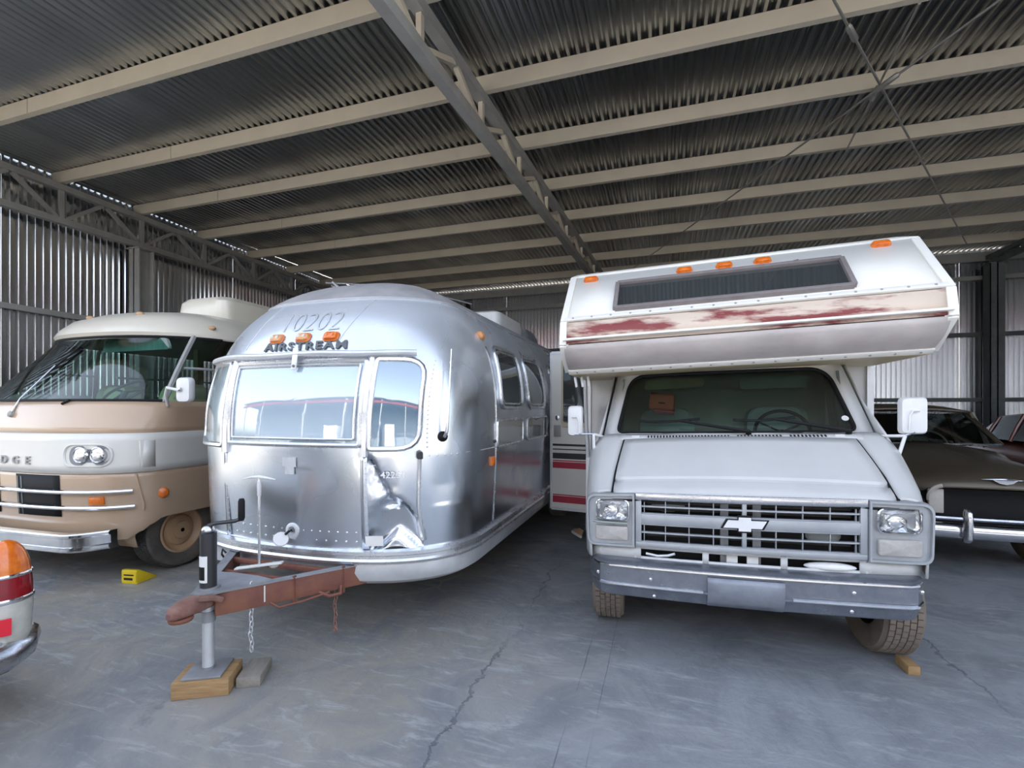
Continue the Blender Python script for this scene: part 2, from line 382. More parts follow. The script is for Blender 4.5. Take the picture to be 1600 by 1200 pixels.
# roof sheets: ribs run front to back, each sheet ten ribs wide and lapped on the next
ceil_o = empty('ceiling', (0, 0, ROOF), kind='structure')
pts = ribs(10)
mb = MB()
lap = pts + [(1.030, 0), (1.032, .004)]
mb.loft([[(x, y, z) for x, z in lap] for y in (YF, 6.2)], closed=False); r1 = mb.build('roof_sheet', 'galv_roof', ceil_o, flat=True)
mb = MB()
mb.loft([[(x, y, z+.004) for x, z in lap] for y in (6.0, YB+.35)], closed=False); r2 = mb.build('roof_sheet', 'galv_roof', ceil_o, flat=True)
x0 = -8.84
for i in range(19):
    for r in (r1, r2):
        o = r if i == 0 else dup(r)
        o.location = (x0+i*1.0, 0, .0012*(i % 2))
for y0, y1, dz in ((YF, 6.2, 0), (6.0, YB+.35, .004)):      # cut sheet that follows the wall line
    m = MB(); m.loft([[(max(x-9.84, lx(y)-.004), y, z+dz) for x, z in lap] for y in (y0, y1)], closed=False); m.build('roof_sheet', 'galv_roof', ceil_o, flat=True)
m = MB(); m.loft([[(lx(y)-.004, y, .046), (lx(y)+.34, y, .054)] for y in (YF, YB+.3)], closed=False); m.build('eave_flashing', 'galv_roof', ceil_o, flat=True)  # added strip shuts the roof edge gap so daylight enters only at ribs
for y in PUR_Y:
    xl = lx(y)+.05
    m = MB(); zc = 0
    # cold-formed C purlin, open side to the back, web facing the door
    m.poly([(xl, y-.03, zc), (xl, y-.03, -.17), (xl, y+.035, -.17), (xl, y+.035, -.15), (xl, y-.024, -.164), (xl, y-.024, -.006), (xl, y+.035, -.006), (xl, y+.035, 0)], (XR-.05-xl, 0, 0))
    m.build('purlin', 'purlin', ceil_o, flat=True)
    if y > 2:
        k = MB()
        for xs in (lx(y)+2.2+.35*math.sin(y*3), ):
            k.bb(xs, xs+.004, y-.032, y-.029, -.172, 0)
        k.build('purlin_joint', 'steeldark', ceil_o, flat=True)

# walls of corrugated sheet with girts
def wall_sheets(parent, start, d, out, z0, z1, n, mat):
    d = Vector(d); out = Vector(out); m = MB()
    m.loft([[d*x + out*z + Vector((0, 0, h)) for x, z in pts] for h in (z0, z1)], closed=False)
    o = m.build('wall_sheet', mat, parent, flat=True)
    for i in range(n):
        q = o if i == 0 else dup(o)
        q.location = Vector(start) + d*(i*1.0) + out*(.002*(i % 2))
wl = empty('wall_left', (0, 0, 0), kind='structure')
dl = Vector((-.05, 1, 0)).normalized()
wall_sheets(wl, (lx(YF), YF, 0), dl, Vector((-1, -.05, 0)).normalized(), -.03, ROOF+.03, 12, 'galv')
for z in (.5, 1.75, 3.05):
    MB().bar((lx(YF)+.05, YF, z), (lx(YB)+.05, YB, z), .07, .08).build('girt', 'steelgrey', wl, flat=True)
wb = empty('wall_back', (0, 0, 0), kind='structure')
wall_sheets(wb, (-9.5, YB, 0), (1, 0, 0), (0, 1, 0), -.03, ROOF+.006, 19, 'galv')
for z, h, mt in ((.6, .09, 'steeldark'), (1.78, .09, 'steeldark'), (3.27, .09, 'steeldark'), (4.55, .09, 'steelgrey'), (5.03, .2, 'steelgrey')):
    MB().bar((-9.4, YB-.05, z), (XR, YB-.05, z), .07, h).build('girt', mt, wb, flat=True)
wr = empty('wall_right', (0, 0, 0), kind='structure')
wall_sheets(wr, (XR, YF, 0), (0, 1, 0), (1, 0, 0), -.03, ROOF, 12, 'galv')
for z in (1.78, 3.27): MB().bar((XR-.05, YF, z), (XR-.05, YB, z), .07, .08).build('girt', 'steeldark', wr, flat=True)

# posts and trusses
def post(name, x, y, z1, mat, label, w=.26):
    r = empty(name, (x, y, 0), label, 'post')
    m = MB(); t = .02
    m.bb(-w/2, w/2, -w/2, -w/2+t, .02, z1); m.bb(-w/2, w/2, w/2-t, w/2, .02, z1); m.bb(-.012, .012, -w/2, w/2, .02, z1)
    m.bb(-w/2, -w/2+.015, -w/2, w/2, .02, z1)
    m.build('post_shaft', mat, r, flat=True)
    MB().bb(-w*.7, w*.7, -w*.7, w*.7, 0, .02).build('base_plate', mat, r, flat=True)
    MB().bb(-w*.6, w*.6, -w*.6, w*.6, z1, z1+.02).build('cap_plate', mat, r, flat=True)
    return r
post('steel_post', lx(6)+.28, 6.02, 4.36, 'steelgrey', 'grey steel post against the left corrugated wall, under the wall truss')
post('steel_post', 6.98, YB-.3, 4.78, 'steeldark', 'dark steel post at the right of the back wall, under a truss end')
post('steel_post', -5.85, YB-.25, 4.85, 'steelgrey', 'grey steel post at the back wall seen just above the silver trailer roof', .18)
def truss(name, label, X, zb, zt, y0, y1, nodes, cw, mat, wm=None, cb=None):
    """parallel-chord truss along Y; X(y) gives its line; nodes are the panel points"""
    r = empty(name, (0, 0, 0), label, 'truss', 'trusses under the shed roof'); wm = wm or mat
    B = lambda y: (zb + (cb or 0)*(y-y0))
    def pt(y, z): return (X(y), y, z)
    MB().bar(pt(y0, zt-cw/2), pt(y1, zt-cw/2), cw, cw).build('top_chord', mat, r, flat=True)
    MB().bar(pt(y0, B(y0)), pt(y1, B(y1)), cw, cw).build('bottom_chord', mat, r, flat=True)
    for a, b in zip(nodes, nodes[1:]):
        mid = (a+b)/2
        MB().bar(pt(a, B(a)+cw/2), pt(a, zt-cw), .05, .06, (0, 1, 0)).build('web_post', wm, r, flat=True)
        MB().bar(pt(a+.06, B(a)+cw/2), pt(mid-.03, zt-cw), .05, .05).build('web_diagonal', wm, r, flat=True)
        MB().bar(pt(b-.06, B(b)+cw/2), pt(mid+.03, zt-cw), .05, .05).build('web_diagonal', wm, r, flat=True)
    return r
NP = PUR_Y + [YB-.1]
truss('roof_truss', 'grey steel roof truss running front to back over the trailer and camper', lambda y: -2.16+.054*y, 4.62, ROOF-.17, YF, YB-.06, NP, .105, 'steelgrey', 'purlin')
truss('roof_truss', 'grey lattice truss along the top of the left corrugated wall', lambda y: lx(y)+.2, 4.42, ROOF-.19, YF, YB-.1, NP, .09, 'steelgrey', None, .012)
truss('roof_truss', 'dark lattice truss at the top right corner meeting the back post', lambda y: 6.98, 4.83, ROOF-.17, YF, YB-.1, NP, .09, 'steeldark')
# cross bracing rods with turnbuckles
def rod(p0, p1, label, tb):
    r = empty('bracing_rod', p0, label, 'rod', 'roof bracing rods'); a = Vector(p0); d = Vector(p1)-a
    MB().tube([(0, 0, 0), d*.25, d*.5, d*.75, d], .012, 6).build('rod', 'rodsteel', r)
    n = d.normalized(); c = d*tb
    MB().tube([c-n*.13, c-n*.11, c+n*.11, c+n*.13], [.012, .028, .028, .012], 6).build('turnbuckle', 'rodsteel', r)
rod((.35, 2.9, 4.94), (5.9, 12.1, 4.94), 'thin steel bracing rod running from top centre back to the right under the roof', .225)
rod((3.8, 2.3, 4.87), (-1.55, 13.3, 4.87), 'thin steel bracing rod running from top right back to the left under the roof', .31)
rod((2.05, 4.86, 5.0), (2.3, 7.35, 5.0), 'short thin sag rod between purlins at the upper right', .5)

# the shed across the yard, known only from its reflection in the trailer windows
op = empty('shed_opposite', (0, -12.8, 0), kind='structure')
MB().bb(-30, 30, -6, -5.8, 0, 7.0).build('rear_wall', 'yardwall', op, flat=True)
MB().bb(-30, 30, -6, .6, 7.0, 7.15).build('shed_roof', 'yardwall', op, flat=True)
MB().bb(-30, 30, .2, .4, 6.2, 6.6).build('front_beam', 'redbeam', op, flat=True)
for x in range(-28, 30, 7): MB().bb(x-.12, x+.12, .1, .35, 0, 7.0).build('front_post', 'steelgrey', op, flat=True)
for x, w, h in ((-9.5, 2.4, 3.0), (-3.2, 2.3, 2.7), (2.6, 2.4, 3.1)):
    MB().bb(x-w/2, x+w/2, -4.6, -.4, .35, h).build('vehicle_box', 'white', op, bevel=.1)
    MB().bb(x-w/2+.1, x+w/2-.1, -4.4, -.6, -.02, .36).build('vehicle_chassis', 'black', op, flat=True)
# ---------------------------------------------------------------- wheels (shared by all vehicles)
def wheel(parent, c, R, w, rimR, rimmat, name='wheel', tread=True, steer=0, twall='tyrewall', treadmat='rubber', side=1):
    """axle along x; side=+1 outer face towards +x"""
    r = bpy.data.objects.new(name, None); COL.objects.link(r); r.parent = parent; r.location = c; r.rotation_euler = (0, 0, steer); r.empty_display_size = .05
    prof = [(rimR, -w*.40), (rimR+.03, -w*.47), (R*.80, -w*.52), (R*.93, -w*.5), (R-.012, -w*.40), (R-.012, w*.40), (R*.93, w*.5), (R*.80, w*.52), (rimR+.03, w*.47), (rimR, w*.40)]
    MB().lathe(prof, (0, 0, 0), (1, 0, 0), 40, cap=False).build('tyre', twall, r)
    s = side
    rp = [(rimR+.008, s*w*.42), (rimR-.01, s*w*.44), (rimR-.03, s*w*.30), (rimR*.72, s*w*.22), (rimR*.66, s*w*.30), (rimR*.42, s*w*.34), (rimR*.40, s*w*.42), (.02, s*w*.45)]
    rim = MB().lathe(rp, (0, 0, 0), (1, 0, 0), 32, cap=False).build('rim', rimmat, r)
    MB().lathe([(rimR, -s*w*.40), (rimR*.9, -s*w*.1), (.03, -s*w*.05)], (0, 0, 0), (1, 0, 0), 24, cap=False).build('rim_back', 'black', r)
    if tread:
        m = MB(); N = 52; nr = 5
        for k in range(N):
            for j in range(nr):
                a = 2*PI*(k+.5*(j % 2))/N; x = (j-(nr-1)/2)*w*.82/nr; hw = w*.82/nr*.43; ha = PI/N*.86
                vs = []
                for rr in (R-.014, R):
                    for da in (-ha, ha):
                        for dx in (-hw, hw): vs.append((x+dx, rr*math.cos(a+da), rr*math.sin(a+da)))
                m.add(vs, [(4,5,7,6),(0,4,6,2),(1,3,7,5),(0,1,5,4),(2,6,7,3)])
        m.build('tread', treadmat, r, flat=True, kind='stuff')
    return r

# ---------------------------------------------------------------- silver trailer
AX, AY = -2.47, 2.62
TR = empty('travel_trailer', (AX, AY, 0), 'silver riveted aluminium travel trailer with rounded front and rusty tongue', 'trailer')
ZT = 2.68; NEXP = 2.6
def aW(z):
    if z <= 1.5: return 1.18-.035*((1.5-z)/.9)**2
    t = min((z-1.5)/(ZT-1.5), 1); return 1.18*max(1-t**2.45, 0)**(1/2.45)
def aN(z):
    if z <= 1.3: return .03*((1.3-z)/.7)**2
    t = min((z-1.3)/(ZT-1.3), 1); return 1.2*(1-max(1-t**2.25, 0)**(1/2.25))
def aL(z): return .80*aW(z)/1.18+.02
ALEN = 7.9
def dent(x, z):
    """inward push (m) of the crumpled lower right corner"""
    d = 0
    if x > .3:
        r2 = ((x-.76)/.17)**2+((z-.66)/.36)**2
        if r2 < 1: d += .10*math.sqrt(1-r2)                                   # pushed-in arch
        tri = max(0, min(.81-z, .81-z)*1.0-abs(x-.77))
        if z < .81 and tri > 0: d -= min(.075, tri*1.1)                       # flap folded back out
        k = abs((x-.60)-(1.31-z)*.40)
        if z > .93 and k < .05: d += .045*(1-k/.05)*min(1, (1.31-z)/.08)*(1 if z < 1.31 else 0)
        if z > .95 and x > .66: d += .02*max(0, math.sin((x-.66)*20))*max(0, 1-abs(z-1.08)/.2)
    d += .006*math.sin(x*5+1)*math.sin(z*7) * (1 if z < 1.3 else .3)
    return d
def afront(x, z, off=0):
    """point on the front skin at width x, height z"""
    w = aW(z); t = min(abs(x)/w, .9999)
    y = aN(z)+aL(z)*(1-(1-t**NEXP)**(1/NEXP))
    if off:
        e = .004
        p = Vector(afront(x, z)); px = Vector(afront(x+e, z))-Vector(afront(x-e, z)); pz = Vector(afront(x, z+e))-Vector(afront(x, z-e))
        n = px.cross(pz).normalized()
        return tuple(p+n*off)
    return (x, y, z)
def aside(y, z, off=0, s=1):
    yn = aN(z); L = aL(z); w = aW(z)
    if y >= yn+L: x = w
    else: x = w*max(1-((yn+L-y)/L)**NEXP, 0)**(1/NEXP)
    if off:
        e = .004; p = Vector((x, y, z))
        ty = Vector((aside(y+e, z)[0], y+e, z))-Vector((aside(y-e, z)[0], y-e, z)); tz = Vector((aside(y, z+e)[0], y, z+e))-Vector((aside(y, z-e)[0], y, z-e))
        n = ty.cross(tz).normalized(); p += n*off; return (s*p.x, p.y, p.z)
    return (s*x, y, z)
NF = 121
def a_outline(z, nf=NF, dn=True, grow=0):
    w = aW(z); yn = aN(z); L = aL(z); out = []
    for i in range(nf):
        ph = lerp(-PI/2, PI/2, i/(nf-1)); s = math.sin(ph); c = math.cos(ph)
        x = math.copysign(abs(s)**(2/NEXP), s)*(w+grow); y = yn-grow+(L+grow)*(1-abs(c)**(2/NEXP))
        if dn: y += dent(x, z) if z < 1.4 else 0
        out.append((x, y, z))
    for y in (2.0, 3.0, 4.2, 5.6, ALEN-1.0): out.append((w+grow, max(y, yn+L+.05*y), z))
    for i in range(1, 16):
        ph = lerp(PI/2, -PI/2, i/16); s = math.sin(ph); c = math.cos(ph)
        out.append((math.copysign(abs(s)**(2/NEXP), s)*(w+grow), ALEN+grow-.03-yn*.8-(L*.9)*(1-abs(c)**(2/NEXP)), z))
    for y in (ALEN-1.0, 5.6, 4.2, 3.0, 2.0): out.append((-w-grow, max(y, yn+L+.05*y), z))
    return out
zs = frange(.62, 1.38, 56) + frange(1.42, 2.3, 22) + [2.36, 2.42, 2.48, 2.53, 2.57, 2.60, 2.63, 2.65, 2.665, 2.675, 2.6795]
m = MB(); m.loft([a_outline(z) for z in zs]); m.build('body_shell', 'alu', TR, sharp=60)
# faded roof skin over the crown
m = MB()
for s in (1,):
    g = []
    for z in [2.42, 2.46, 2.5, 2.54, 2.58, 2.61, 2.64, 2.66, 2.672, 2.679]:
        g.append([Vector(p)+Vector((0, -.004 if i < NF else 0, .005)) for i, p in enumerate(a_outline(z+.0, dn=False, grow=.004))])
    m.loft(g)
m.build('roof_skin', 'alu_roof', TR, sharp=60, label='dull grey weathered roof skin')
m = MB(); m.tube([Vector(p) for p in a_outline(2.42, dn=False, grow=.006)], .008, 5, closed=True); m.build('roof_seam', 'aludull', TR)
# belt trim and skirt
def band(z0, z1, prof, name, mat, i0=None, i1=None):
    m = MB(); loops = []
    for dz, gr in prof:
        z = lerp(z0, z1, dz); o = [Vector((p[0], p[1], z)) for p in a_outline(.64, dn=False, grow=gr)]
        loops.append(o if i0 is None else o[i0:i1])
    m.loft(loops, closed=i0 is None); return m.build(name, mat, TR)
band(.57, .665, [(0, .0), (.0, .02), (.2, .028), (.35, .018), (.55, .018), (.65, .034), (.9, .034), (1, .0)], 'belt_trim', 'alutrim')
band(.41, .575, [(1, .004), (.6, .012), (.25, -.01), (.05, -.06), (0, -.10)], 'skirt', 'aludull', 74, 142)
band(.41, .575, [(1, .004), (.6, .012), (.25, -.01), (.05, -.06), (0, -.10)], 'skirt', 'aludull', 0, 30)
m = MB(); m.bb(-.95, .95, .75, 7.2, .42, .60); m.build('underbody', 'interior', TR, flat=True)
m = MB(); m.bb(-.80, .60, .16, .18, .44, .6); m.build('front_apron', 'sticker', TR, flat=True)

# front windows
def wloop(c, r, n=6, sub=6):
    """rounded loop on the skin: corners in (x,z), edges subdivided so that they follow the curve"""
    l = rloop(c, r, n); out = []
    for i, p in enumerate(l):
        q = l[(i+1) % len(l)]; d = math.hypot(q[0]-p[0], q[1]-p[1]); k = max(1, int(d/.07))
        for j in range(k): out.append((lerp(p[0], q[0], j/k), lerp(p[1], q[1], j/k)))
    return out
def pane(c, r, off, name, mat, parent, fn=afront, nu=14, nv=10):
    """curved pane: grid over the bounding quad c (4 corners bl,br,tr,tl) with rounded outline by squircle clamp"""
    m = MB(); l = wloop(c, r)
    cx = sum(p[0] for p in l)/len(l); cz = sum(p[1] for p in l)/len(l); loops = []
    for k in (1, .8, .6, .4, .2, .02): loops.append([fn(cx+(p[0]-cx)*k, cz+(p[1]-cz)*k, off) for p in l])
    m.loft(loops, cap1=True)
    return m.build(name, mat, parent)
def wframe(c, r, off, rad, name, mat, parent, fn=afront):
    m = MB(); m.tube([fn(p[0], p[1], off) for p in wloop(c, r)], rad, 6, closed=True); return m.build(name, mat, parent)
FWC = [(-.49, 1.35), (.575, 1.35), (.575, 1.915), (-.51, 1.915)]
fw = pane(FWC, .02, .012, 'front_window', 'pane_pale', TR)
wframe(FWC, .02, .014, .017, 'window_frame', 'alutrim', fw)
wframe([(-.455, 1.39), (.54, 1.39), (.54, 1.885), (-.475, 1.885)], .015, .018, .009, 'window_sash', 'alutrim', fw)
rwc = [(.635, 1.33), (.925, 1.33), (.925, 1.925), (.635, 1.925)]
rw = pane(rwc, [.02, .13, .13, .02], .010, 'corner_window', 'pane_blue', TR)
wframe(rwc, [.02, .13, .13, .02], .013, .019, 'window_frame', 'alutrim', rw)
lwc = [(-1.03, 1.33), (-.57, 1.33), (-.59, 1.925), (-1.03, 1.925)]
lw = pane(lwc, [.13, .02, .02, .13], .010, 'corner_window', 'pane_dirty', TR)
wframe(lwc, [.13, .02, .02, .13], .013, .019, 'window_frame', 'alutrim', lw)
for x in (-.54, .605):
    m = MB(); m.tube([afront(x, z, .012) for z in frange(1.28, 1.98, 14)], .026, 6); m.build('window_post', 'alutrim', TR)
# awning rail above the windows with its strap
m = MB(); xs = frange(-1.08, .86, 24); m.tube([Vector(afront(x, 1.95, .045))+Vector((0, 0, .004*math.sin(x*9))) for x in xs], .021, 8)
rl = m.build('awning_rail', 'aludull', TR)
m = MB(); m.tube([Vector(afront(x, 1.94, .03)) for x in frange(-1.03, .84, 24)], .012, 6); m.build('rail_lip', 'alutrim', rl)
m = MB(); m.bar(afront(.06, 1.985, .07), afront(.06, 1.85, .04), .045, .006, (0, -1, 0)); m.build('strap', 'aludull', rl, bevel=.003)
MB().cyl(Vector(afront(.06, 1.87, .035)), Vector(afront(.06, 1.87, .055)), .009, 10).build('bolt', 'steeldark', rl)
# lettering
def islands(vs, fs):
    par = list(range(len(vs)))
    def f(i):
        while par[i] != i: par[i] = par[par[i]]; i = par[i]
        return i
    for fc in fs:
        for q in fc[1:]: par[f(q)] = f(fc[0])
    gr = {}
    for fc in fs: gr.setdefault(f(fc[0]), []).append(fc)
    out = []
    for g in gr.values():
        ids = sorted({i for fc in g for i in fc}); mp = {i: k for k, i in enumerate(ids)}
        out.append(([vs[i] for i in ids], [tuple(mp[i] for i in fc) for fc in g]))
    return sorted(out, key=lambda q: min(v[0] for v in q[0]))
def letters(txt, size, sx, off, cx, z0, name, mat, slant=0., dep=.006, space=1., rise=0.):
    for vs, fs in islands(*text_geo(txt, size, sx, off, space)):
        m = MB(); m.add([afront(cx+x+slant*y, z0+y+rise*x, .004+(dep if z > 0 else 0)) for x, y, z in vs], fs); m.build(name, mat, TR, flat=True)
letters('AIRSTREAM', .08, 1.42, .003, .06, 2.006, 'name_letter', 'letters', -.22, .006, 1.25)
letters('10202', .215, 1.0, -.004, .03, 2.15, 'ghost_digit', 'ghost', .0, .0015, 1.0)
letters('42251', .06, 1., .001, .78, 1.14, 'serial_digit', 'white', 0, .002)
# marker lamps
def amarker(x, z, mat, fn=afront, w=.055, h=.028):
    m = MB(); l = rloop([(-w, -h), (w, -h), (w, h), (-w, h)], h*.95, 6)
    m.loft([[fn(x+a*k, z+b*k, o) for a, b in l] for k, o in ((1, .0), (1, .014), (.85, .026), (.5, .033), (.05, .034))], cap1=True)
    lp = m.build('marker_lamp', mat, TR)
    m = MB(); m.tube([fn(x+a*1.06, z+b*1.08, .006) for a, b in l], .006, 6, closed=True); m.build('lamp_rim', 'amber', lp)
    for q in (-.4, .4):
        m = MB(); m.lathe([(.013, 0), (.013, .004), (.008, .006)], fn(x+q*w, z, .032), (0, -1, .3), 10); m.build('lamp_boss', 'clearlens' if mat != 'amber' else 'amber', lp)
for x, mt in ((-.21, 'amberfaded'), (.025, 'amberfaded'), (.255, 'amber')): amarker(x, 2.095, mt)
# small plates and fittings on the front
def fplate(x0, x1, z0, z1, name, mat, off=.006):
    m = MB(); m.loft([[afront(x, z, o) for x, z in ((x0, z0), (x1, z0), (x1, z1), (x0, z1))] for o in (-.002, off)], cap1=True); return m.build(name, mat, TR, flat=True)
fplate(.0, .11, 1.20, 1.265, 'sticker', 'sticker'); fplate(.02, .095, 1.15, 1.20, 'sticker', 'sticker')
fplate(.60, .71, .69, .755, 'small_plate', 'stickerwhite')
m = MB(); c = Vector(afront(.07, .765)); m.lathe([(.055, 0), (.055, .012), (.045, .016), (.03, .016), (.028, .006), (.001, .004)], c+Vector((0, .002, 0)), (0, -1, 0), 20)
ck = m.build('power_inlet', 'aludull', TR)
m = MB(); m.lathe([(.0, -.008), (.045, -.008), (.05, 0), (.045, .008), (0, .008)], c+Vector((-.055, -.05, -.05)), (.7, -.55, .4), 16); m.build('inlet_cap', 'white', ck)
m = MB(); m.tube([c+Vector((-.02, -.012, 0)), c+Vector((-.03, -.04, -.02))], .008, 6); m.build('inlet_hinge', 'black', ck)
# panel seams with rivets
def rivets(fn, pts, name='rivets'):
    m = MB()
    for p in pts: 
        q = Vector(fn(p[0], p[1], .001)); n = (Vector(fn(p[0], p[1], .02))-q).normalized(); m.lathe([(.008, -.002), (.007, .0025), (.003, .0045), (.0005, .005)], q, n, 6)
    return m.build(name, 'alutrim', TR, kind='stuff')
for x in (-.55, .60):
    m = MB(); m.loft([[afront(x+a, z, .004) for z in frange(.67, 1.30, 14)] for a in (-.022, .022)], closed=False); m.build('seam_strip', 'alu', TR, solid=.002)
    rivets(afront, [(x+.012, z) for z in frange(.69, 1.28, 17)])
rivets(afront, [(x, .775) for x in frange(-.45, -.02, 7)] + [(x, .775) for x in frange(.16, .54, 7)])
rivets(afront, [(x, .715) for x in frange(-.45, .54, 15)])
rivets(afront, [(.965, z) for z in frange(1.34, 1.92, 20)])
rivets(aside, [(y, 1.28) for y in frange(.25, .42, 5)])
for x in (-.52, .30):
    m = MB(); m.tube([afront(x+(z-2.0)*.35, z, .002) for z in frange(2.03, 2.40, 10)], .003, 4); m.build('skin_seam', 'aludull', TR)
m = MB(); m.loft([[aside(y, z, .003) for z in frange(.67, 2.1, 24)] for y in (1.005, 1.035)], closed=False); m.build('seam_strip', 'alutrim', TR, solid=.003)
m = MB(); m.tube([aside(y, 1.285, .003) for y in frange(.5, 5, 20)], .004, 4); m.build('side_seam', 'aludull', TR)
# drain pipe below the corner window
p = lambda x, z, o=.02: Vector(afront(x, z, o))
m = MB(); m.tube([p(.925, 1.285, .004), p(.925, 1.283, .03), p(.925, 1.26), p(.92, 1.1), p(.915, .95), p(.92, .83), p(.935, .76, .02), p(.94, .72, .01)], .013, 8); pp = m.build('conduit_pipe', 'alutrim', TR)
MB().tube([p(.925, 1.30, .002), p(.925, 1.30, .035), p(.925, 1.265, .03)], .02, 8).build('pipe_elbow', 'darkplastic', pp)
# whip antenna on the rounded corner
b = Vector(aside(.32, 1.405)); n = (Vector(aside(.32, 1.405, .05))-b).normalized()
m = MB(); m.lathe([(.036, 0), (.036, .008), (.022, .022), (.015, .03), (.001, .032)], b, n, 14); an = m.build('antenna_base', 'black', TR)
e = b+n*.03
m = MB(); m.tube([e, e+n*.03+Vector((0, 0, .03)), e+n*.035+Vector((.01, 0, .14)), e+n*.01+Vector((.0, .10, .60))], [.012, .012, .008, .004], 7); m.build('antenna_whip', 'alutrim', an)
# side windows, lamps
def swin(y0, y1, z0, z1, mat, slant=.0):
    c = [(y0+slant, z0), (y1+slant, z0), (y1, z1), (y0, z1)]
    w = pane(c, .12, .008, 'side_window', mat, TR, aside)
    wframe(c, .12, .010, .016, 'window_frame', 'alutrim', w, aside); 
    wframe([(a+(.035 if i in (0, 3) else -.035), b_+(.035 if i < 2 else -.035)) for i, (a, b_) in enumerate(c)], .1, .012, .008, 'window_sash', 'alutrim', w, aside)
    return w
swin(1.16, 1.80, 1.60, 2.12, 'pane_dark', -.06); swin(1.98, 2.66, 1.60, 2.12, 'pane_dark', -.02)
for y0 in (3.1, 4.4): swin(y0, y0+.9, 1.60, 2.12, 'pane_dark')
for (y0, y1) in ((1.02, 1.75), (1.9, 2.75)):
    c = [(y0, 1.28), (y1, 1.28), (y1, 1.50), (y0, 1.50)]; w = pane(c, .05, .006, 'lower_side_panel', 'pane_grey', TR, aside); wframe(c, .05, .008, .011, 'window_frame', 'alutrim', w, aside)  # grey framed rectangles below the side windows
m = MB(); l = rloop([(-.05, -.03), (.05, -.03), (.05, .03), (-.05, .03)], .028, 6)
m.loft([[aside(1.0+a*k, 2.18+b_*k, o) for a, b_ in l] for k, o in ((1, 0), (1, .02), (.7, .035), (.1, .038))], cap1=True); m.build('marker_lamp', 'amberfaded', TR)
m = MB(); l = [(-.035, -.035), (.035, -.035), (.035, .035), (-.035, .035)]
m.loft([[aside(.93+a*k, 1.18+b_*k, o) for a, b_ in l] for k, o in ((1, 0), (1, .014), (.4, .022))], cap1=True); m.build('side_reflector', 'amber', TR, flat=True)
MB().lathe([(.014, 0), (.012, .01), (.003, .014)], aside(.98, 1.33), (1, 0, 0), 10).build('latch', 'darkplastic', TR)
# roof fittings
m = MB(); m.loft([[(a*k+.05, b_*k2+3.9, z) for a, b_ in rloop([(-.34, -.55), (.34, -.55), (.34, .55), (-.34, .55)], .12, 5)] for k, k2, z in ((1, 1, 2.60), (1.02, 1.02, 2.78), (.98, .97, 2.88), (.8, .85, 2.91))], cap1=True)
ac = m.build('roof_air_conditioner', 'white', TR)
m = MB(); m.loft([[(a*k+.12, b_*k2+5.0, z) for a, b_ in rloop([(-.3, -.4), (.3, -.4), (.3, .4), (-.3, .4)], .15, 5)] for k, k2, z in ((1, 1, 2.60), (1.0, 1.0, 2.74), (.8, .85, 2.86), (.4, .5, 2.89))], cap1=True)
m.build('roof_vent', 'greyplate', TR)
ant = MB(); ant.tube([(-.42, .95, 2.72), (.1, 1.35, 2.75), (.6, 1.9, 2.66)], .006, 6); a1 = ant.build('roof_aerial', 'alutrim', TR)
MB().tube([(-.40, 1.02, 2.69), (.2, 1.45, 2.70)], .018, 6).build('aerial_arm', 'aludull', a1)
MB().tube([(-.36, .96, 2.73), (-.33, 1.02, 2.68), (-.27, 1.05, 2.66)], .014, 6).build('aerial_clamp', 'alutrim', a1)
# tongue: two rusty channels, cross bars, plate, coupler
ZB0, ZB1 = .425, .555
cpx, cpy = .0, -.66
for s in (1, -1):
    a = Vector((cpx+s*.05, cpy+.10, .49)); b = Vector((s*.56, .14, .49))
    m = MB(); m.bar(a, b, .05, ZB1-ZB0); bm_ = m.build('tongue_beam', 'rust', TR, bevel=.006)
    m = MB(); m.bar(a+Vector((0, 0, .067)), b+Vector((0, 0, .067)), .058, .006); m.build('beam_top', 'greyplate', bm_, flat=True)
for t, z, h in ((.50, .515, .045), (.78, .53, .035)):
    w = lerp(.05, .55, t); y = lerp(cpy+.1, .14, t)
    MB().bar((cpx*(1-t)-w, y, z), (cpx*(1-t)+w, y, z), .035, h).build('cross_bar', 'rust', TR, bevel=.004)
m = MB(); m.poly([(cpx-.03, cpy+.02, .556), (cpx+.05, cpy+.02, .556), (cpx+.23, cpy+.34, .556), (cpx+.10, cpy+.36, .556), (cpx-.1, cpy+.36, .556), (cpx-.22, cpy+.34, .556)], (0, 0, .012)); m.build('tongue_plate', 'greyplate', TR, flat=True)
m = MB(); m.loft([[(cpx+a*k, cpy+y, z+b_*k) for a, b_ in rloop([(-.05, -.04), (.05, -.04), (.05, .05), (-.05, .05)], .04, 5)] for y, k, z in ((-.13, .35, .50), (-.11, .75, .505), (-.05, 1.0, .51), (.04, 1.05, .51), (.14, .8, .50))], cap0=True, cap1=True)
cp = m.build('coupler', 'rustpale', TR)
MB().lathe([(.055, 0), (.06, .012), (.05, .02)], (cpx, cpy-.06, .455), (0, 0, 1), 16).build('coupler_lip', 'rust', cp)
MB().tube([(cpx+.05, cpy+.03, .55), (cpx+.08, cpy-.02, .57), (cpx+.09, cpy+.06, .545), (cpx+.1, cpy+.1, .52)], .018, 7).build('latch_lever', 'rustpale', cp)
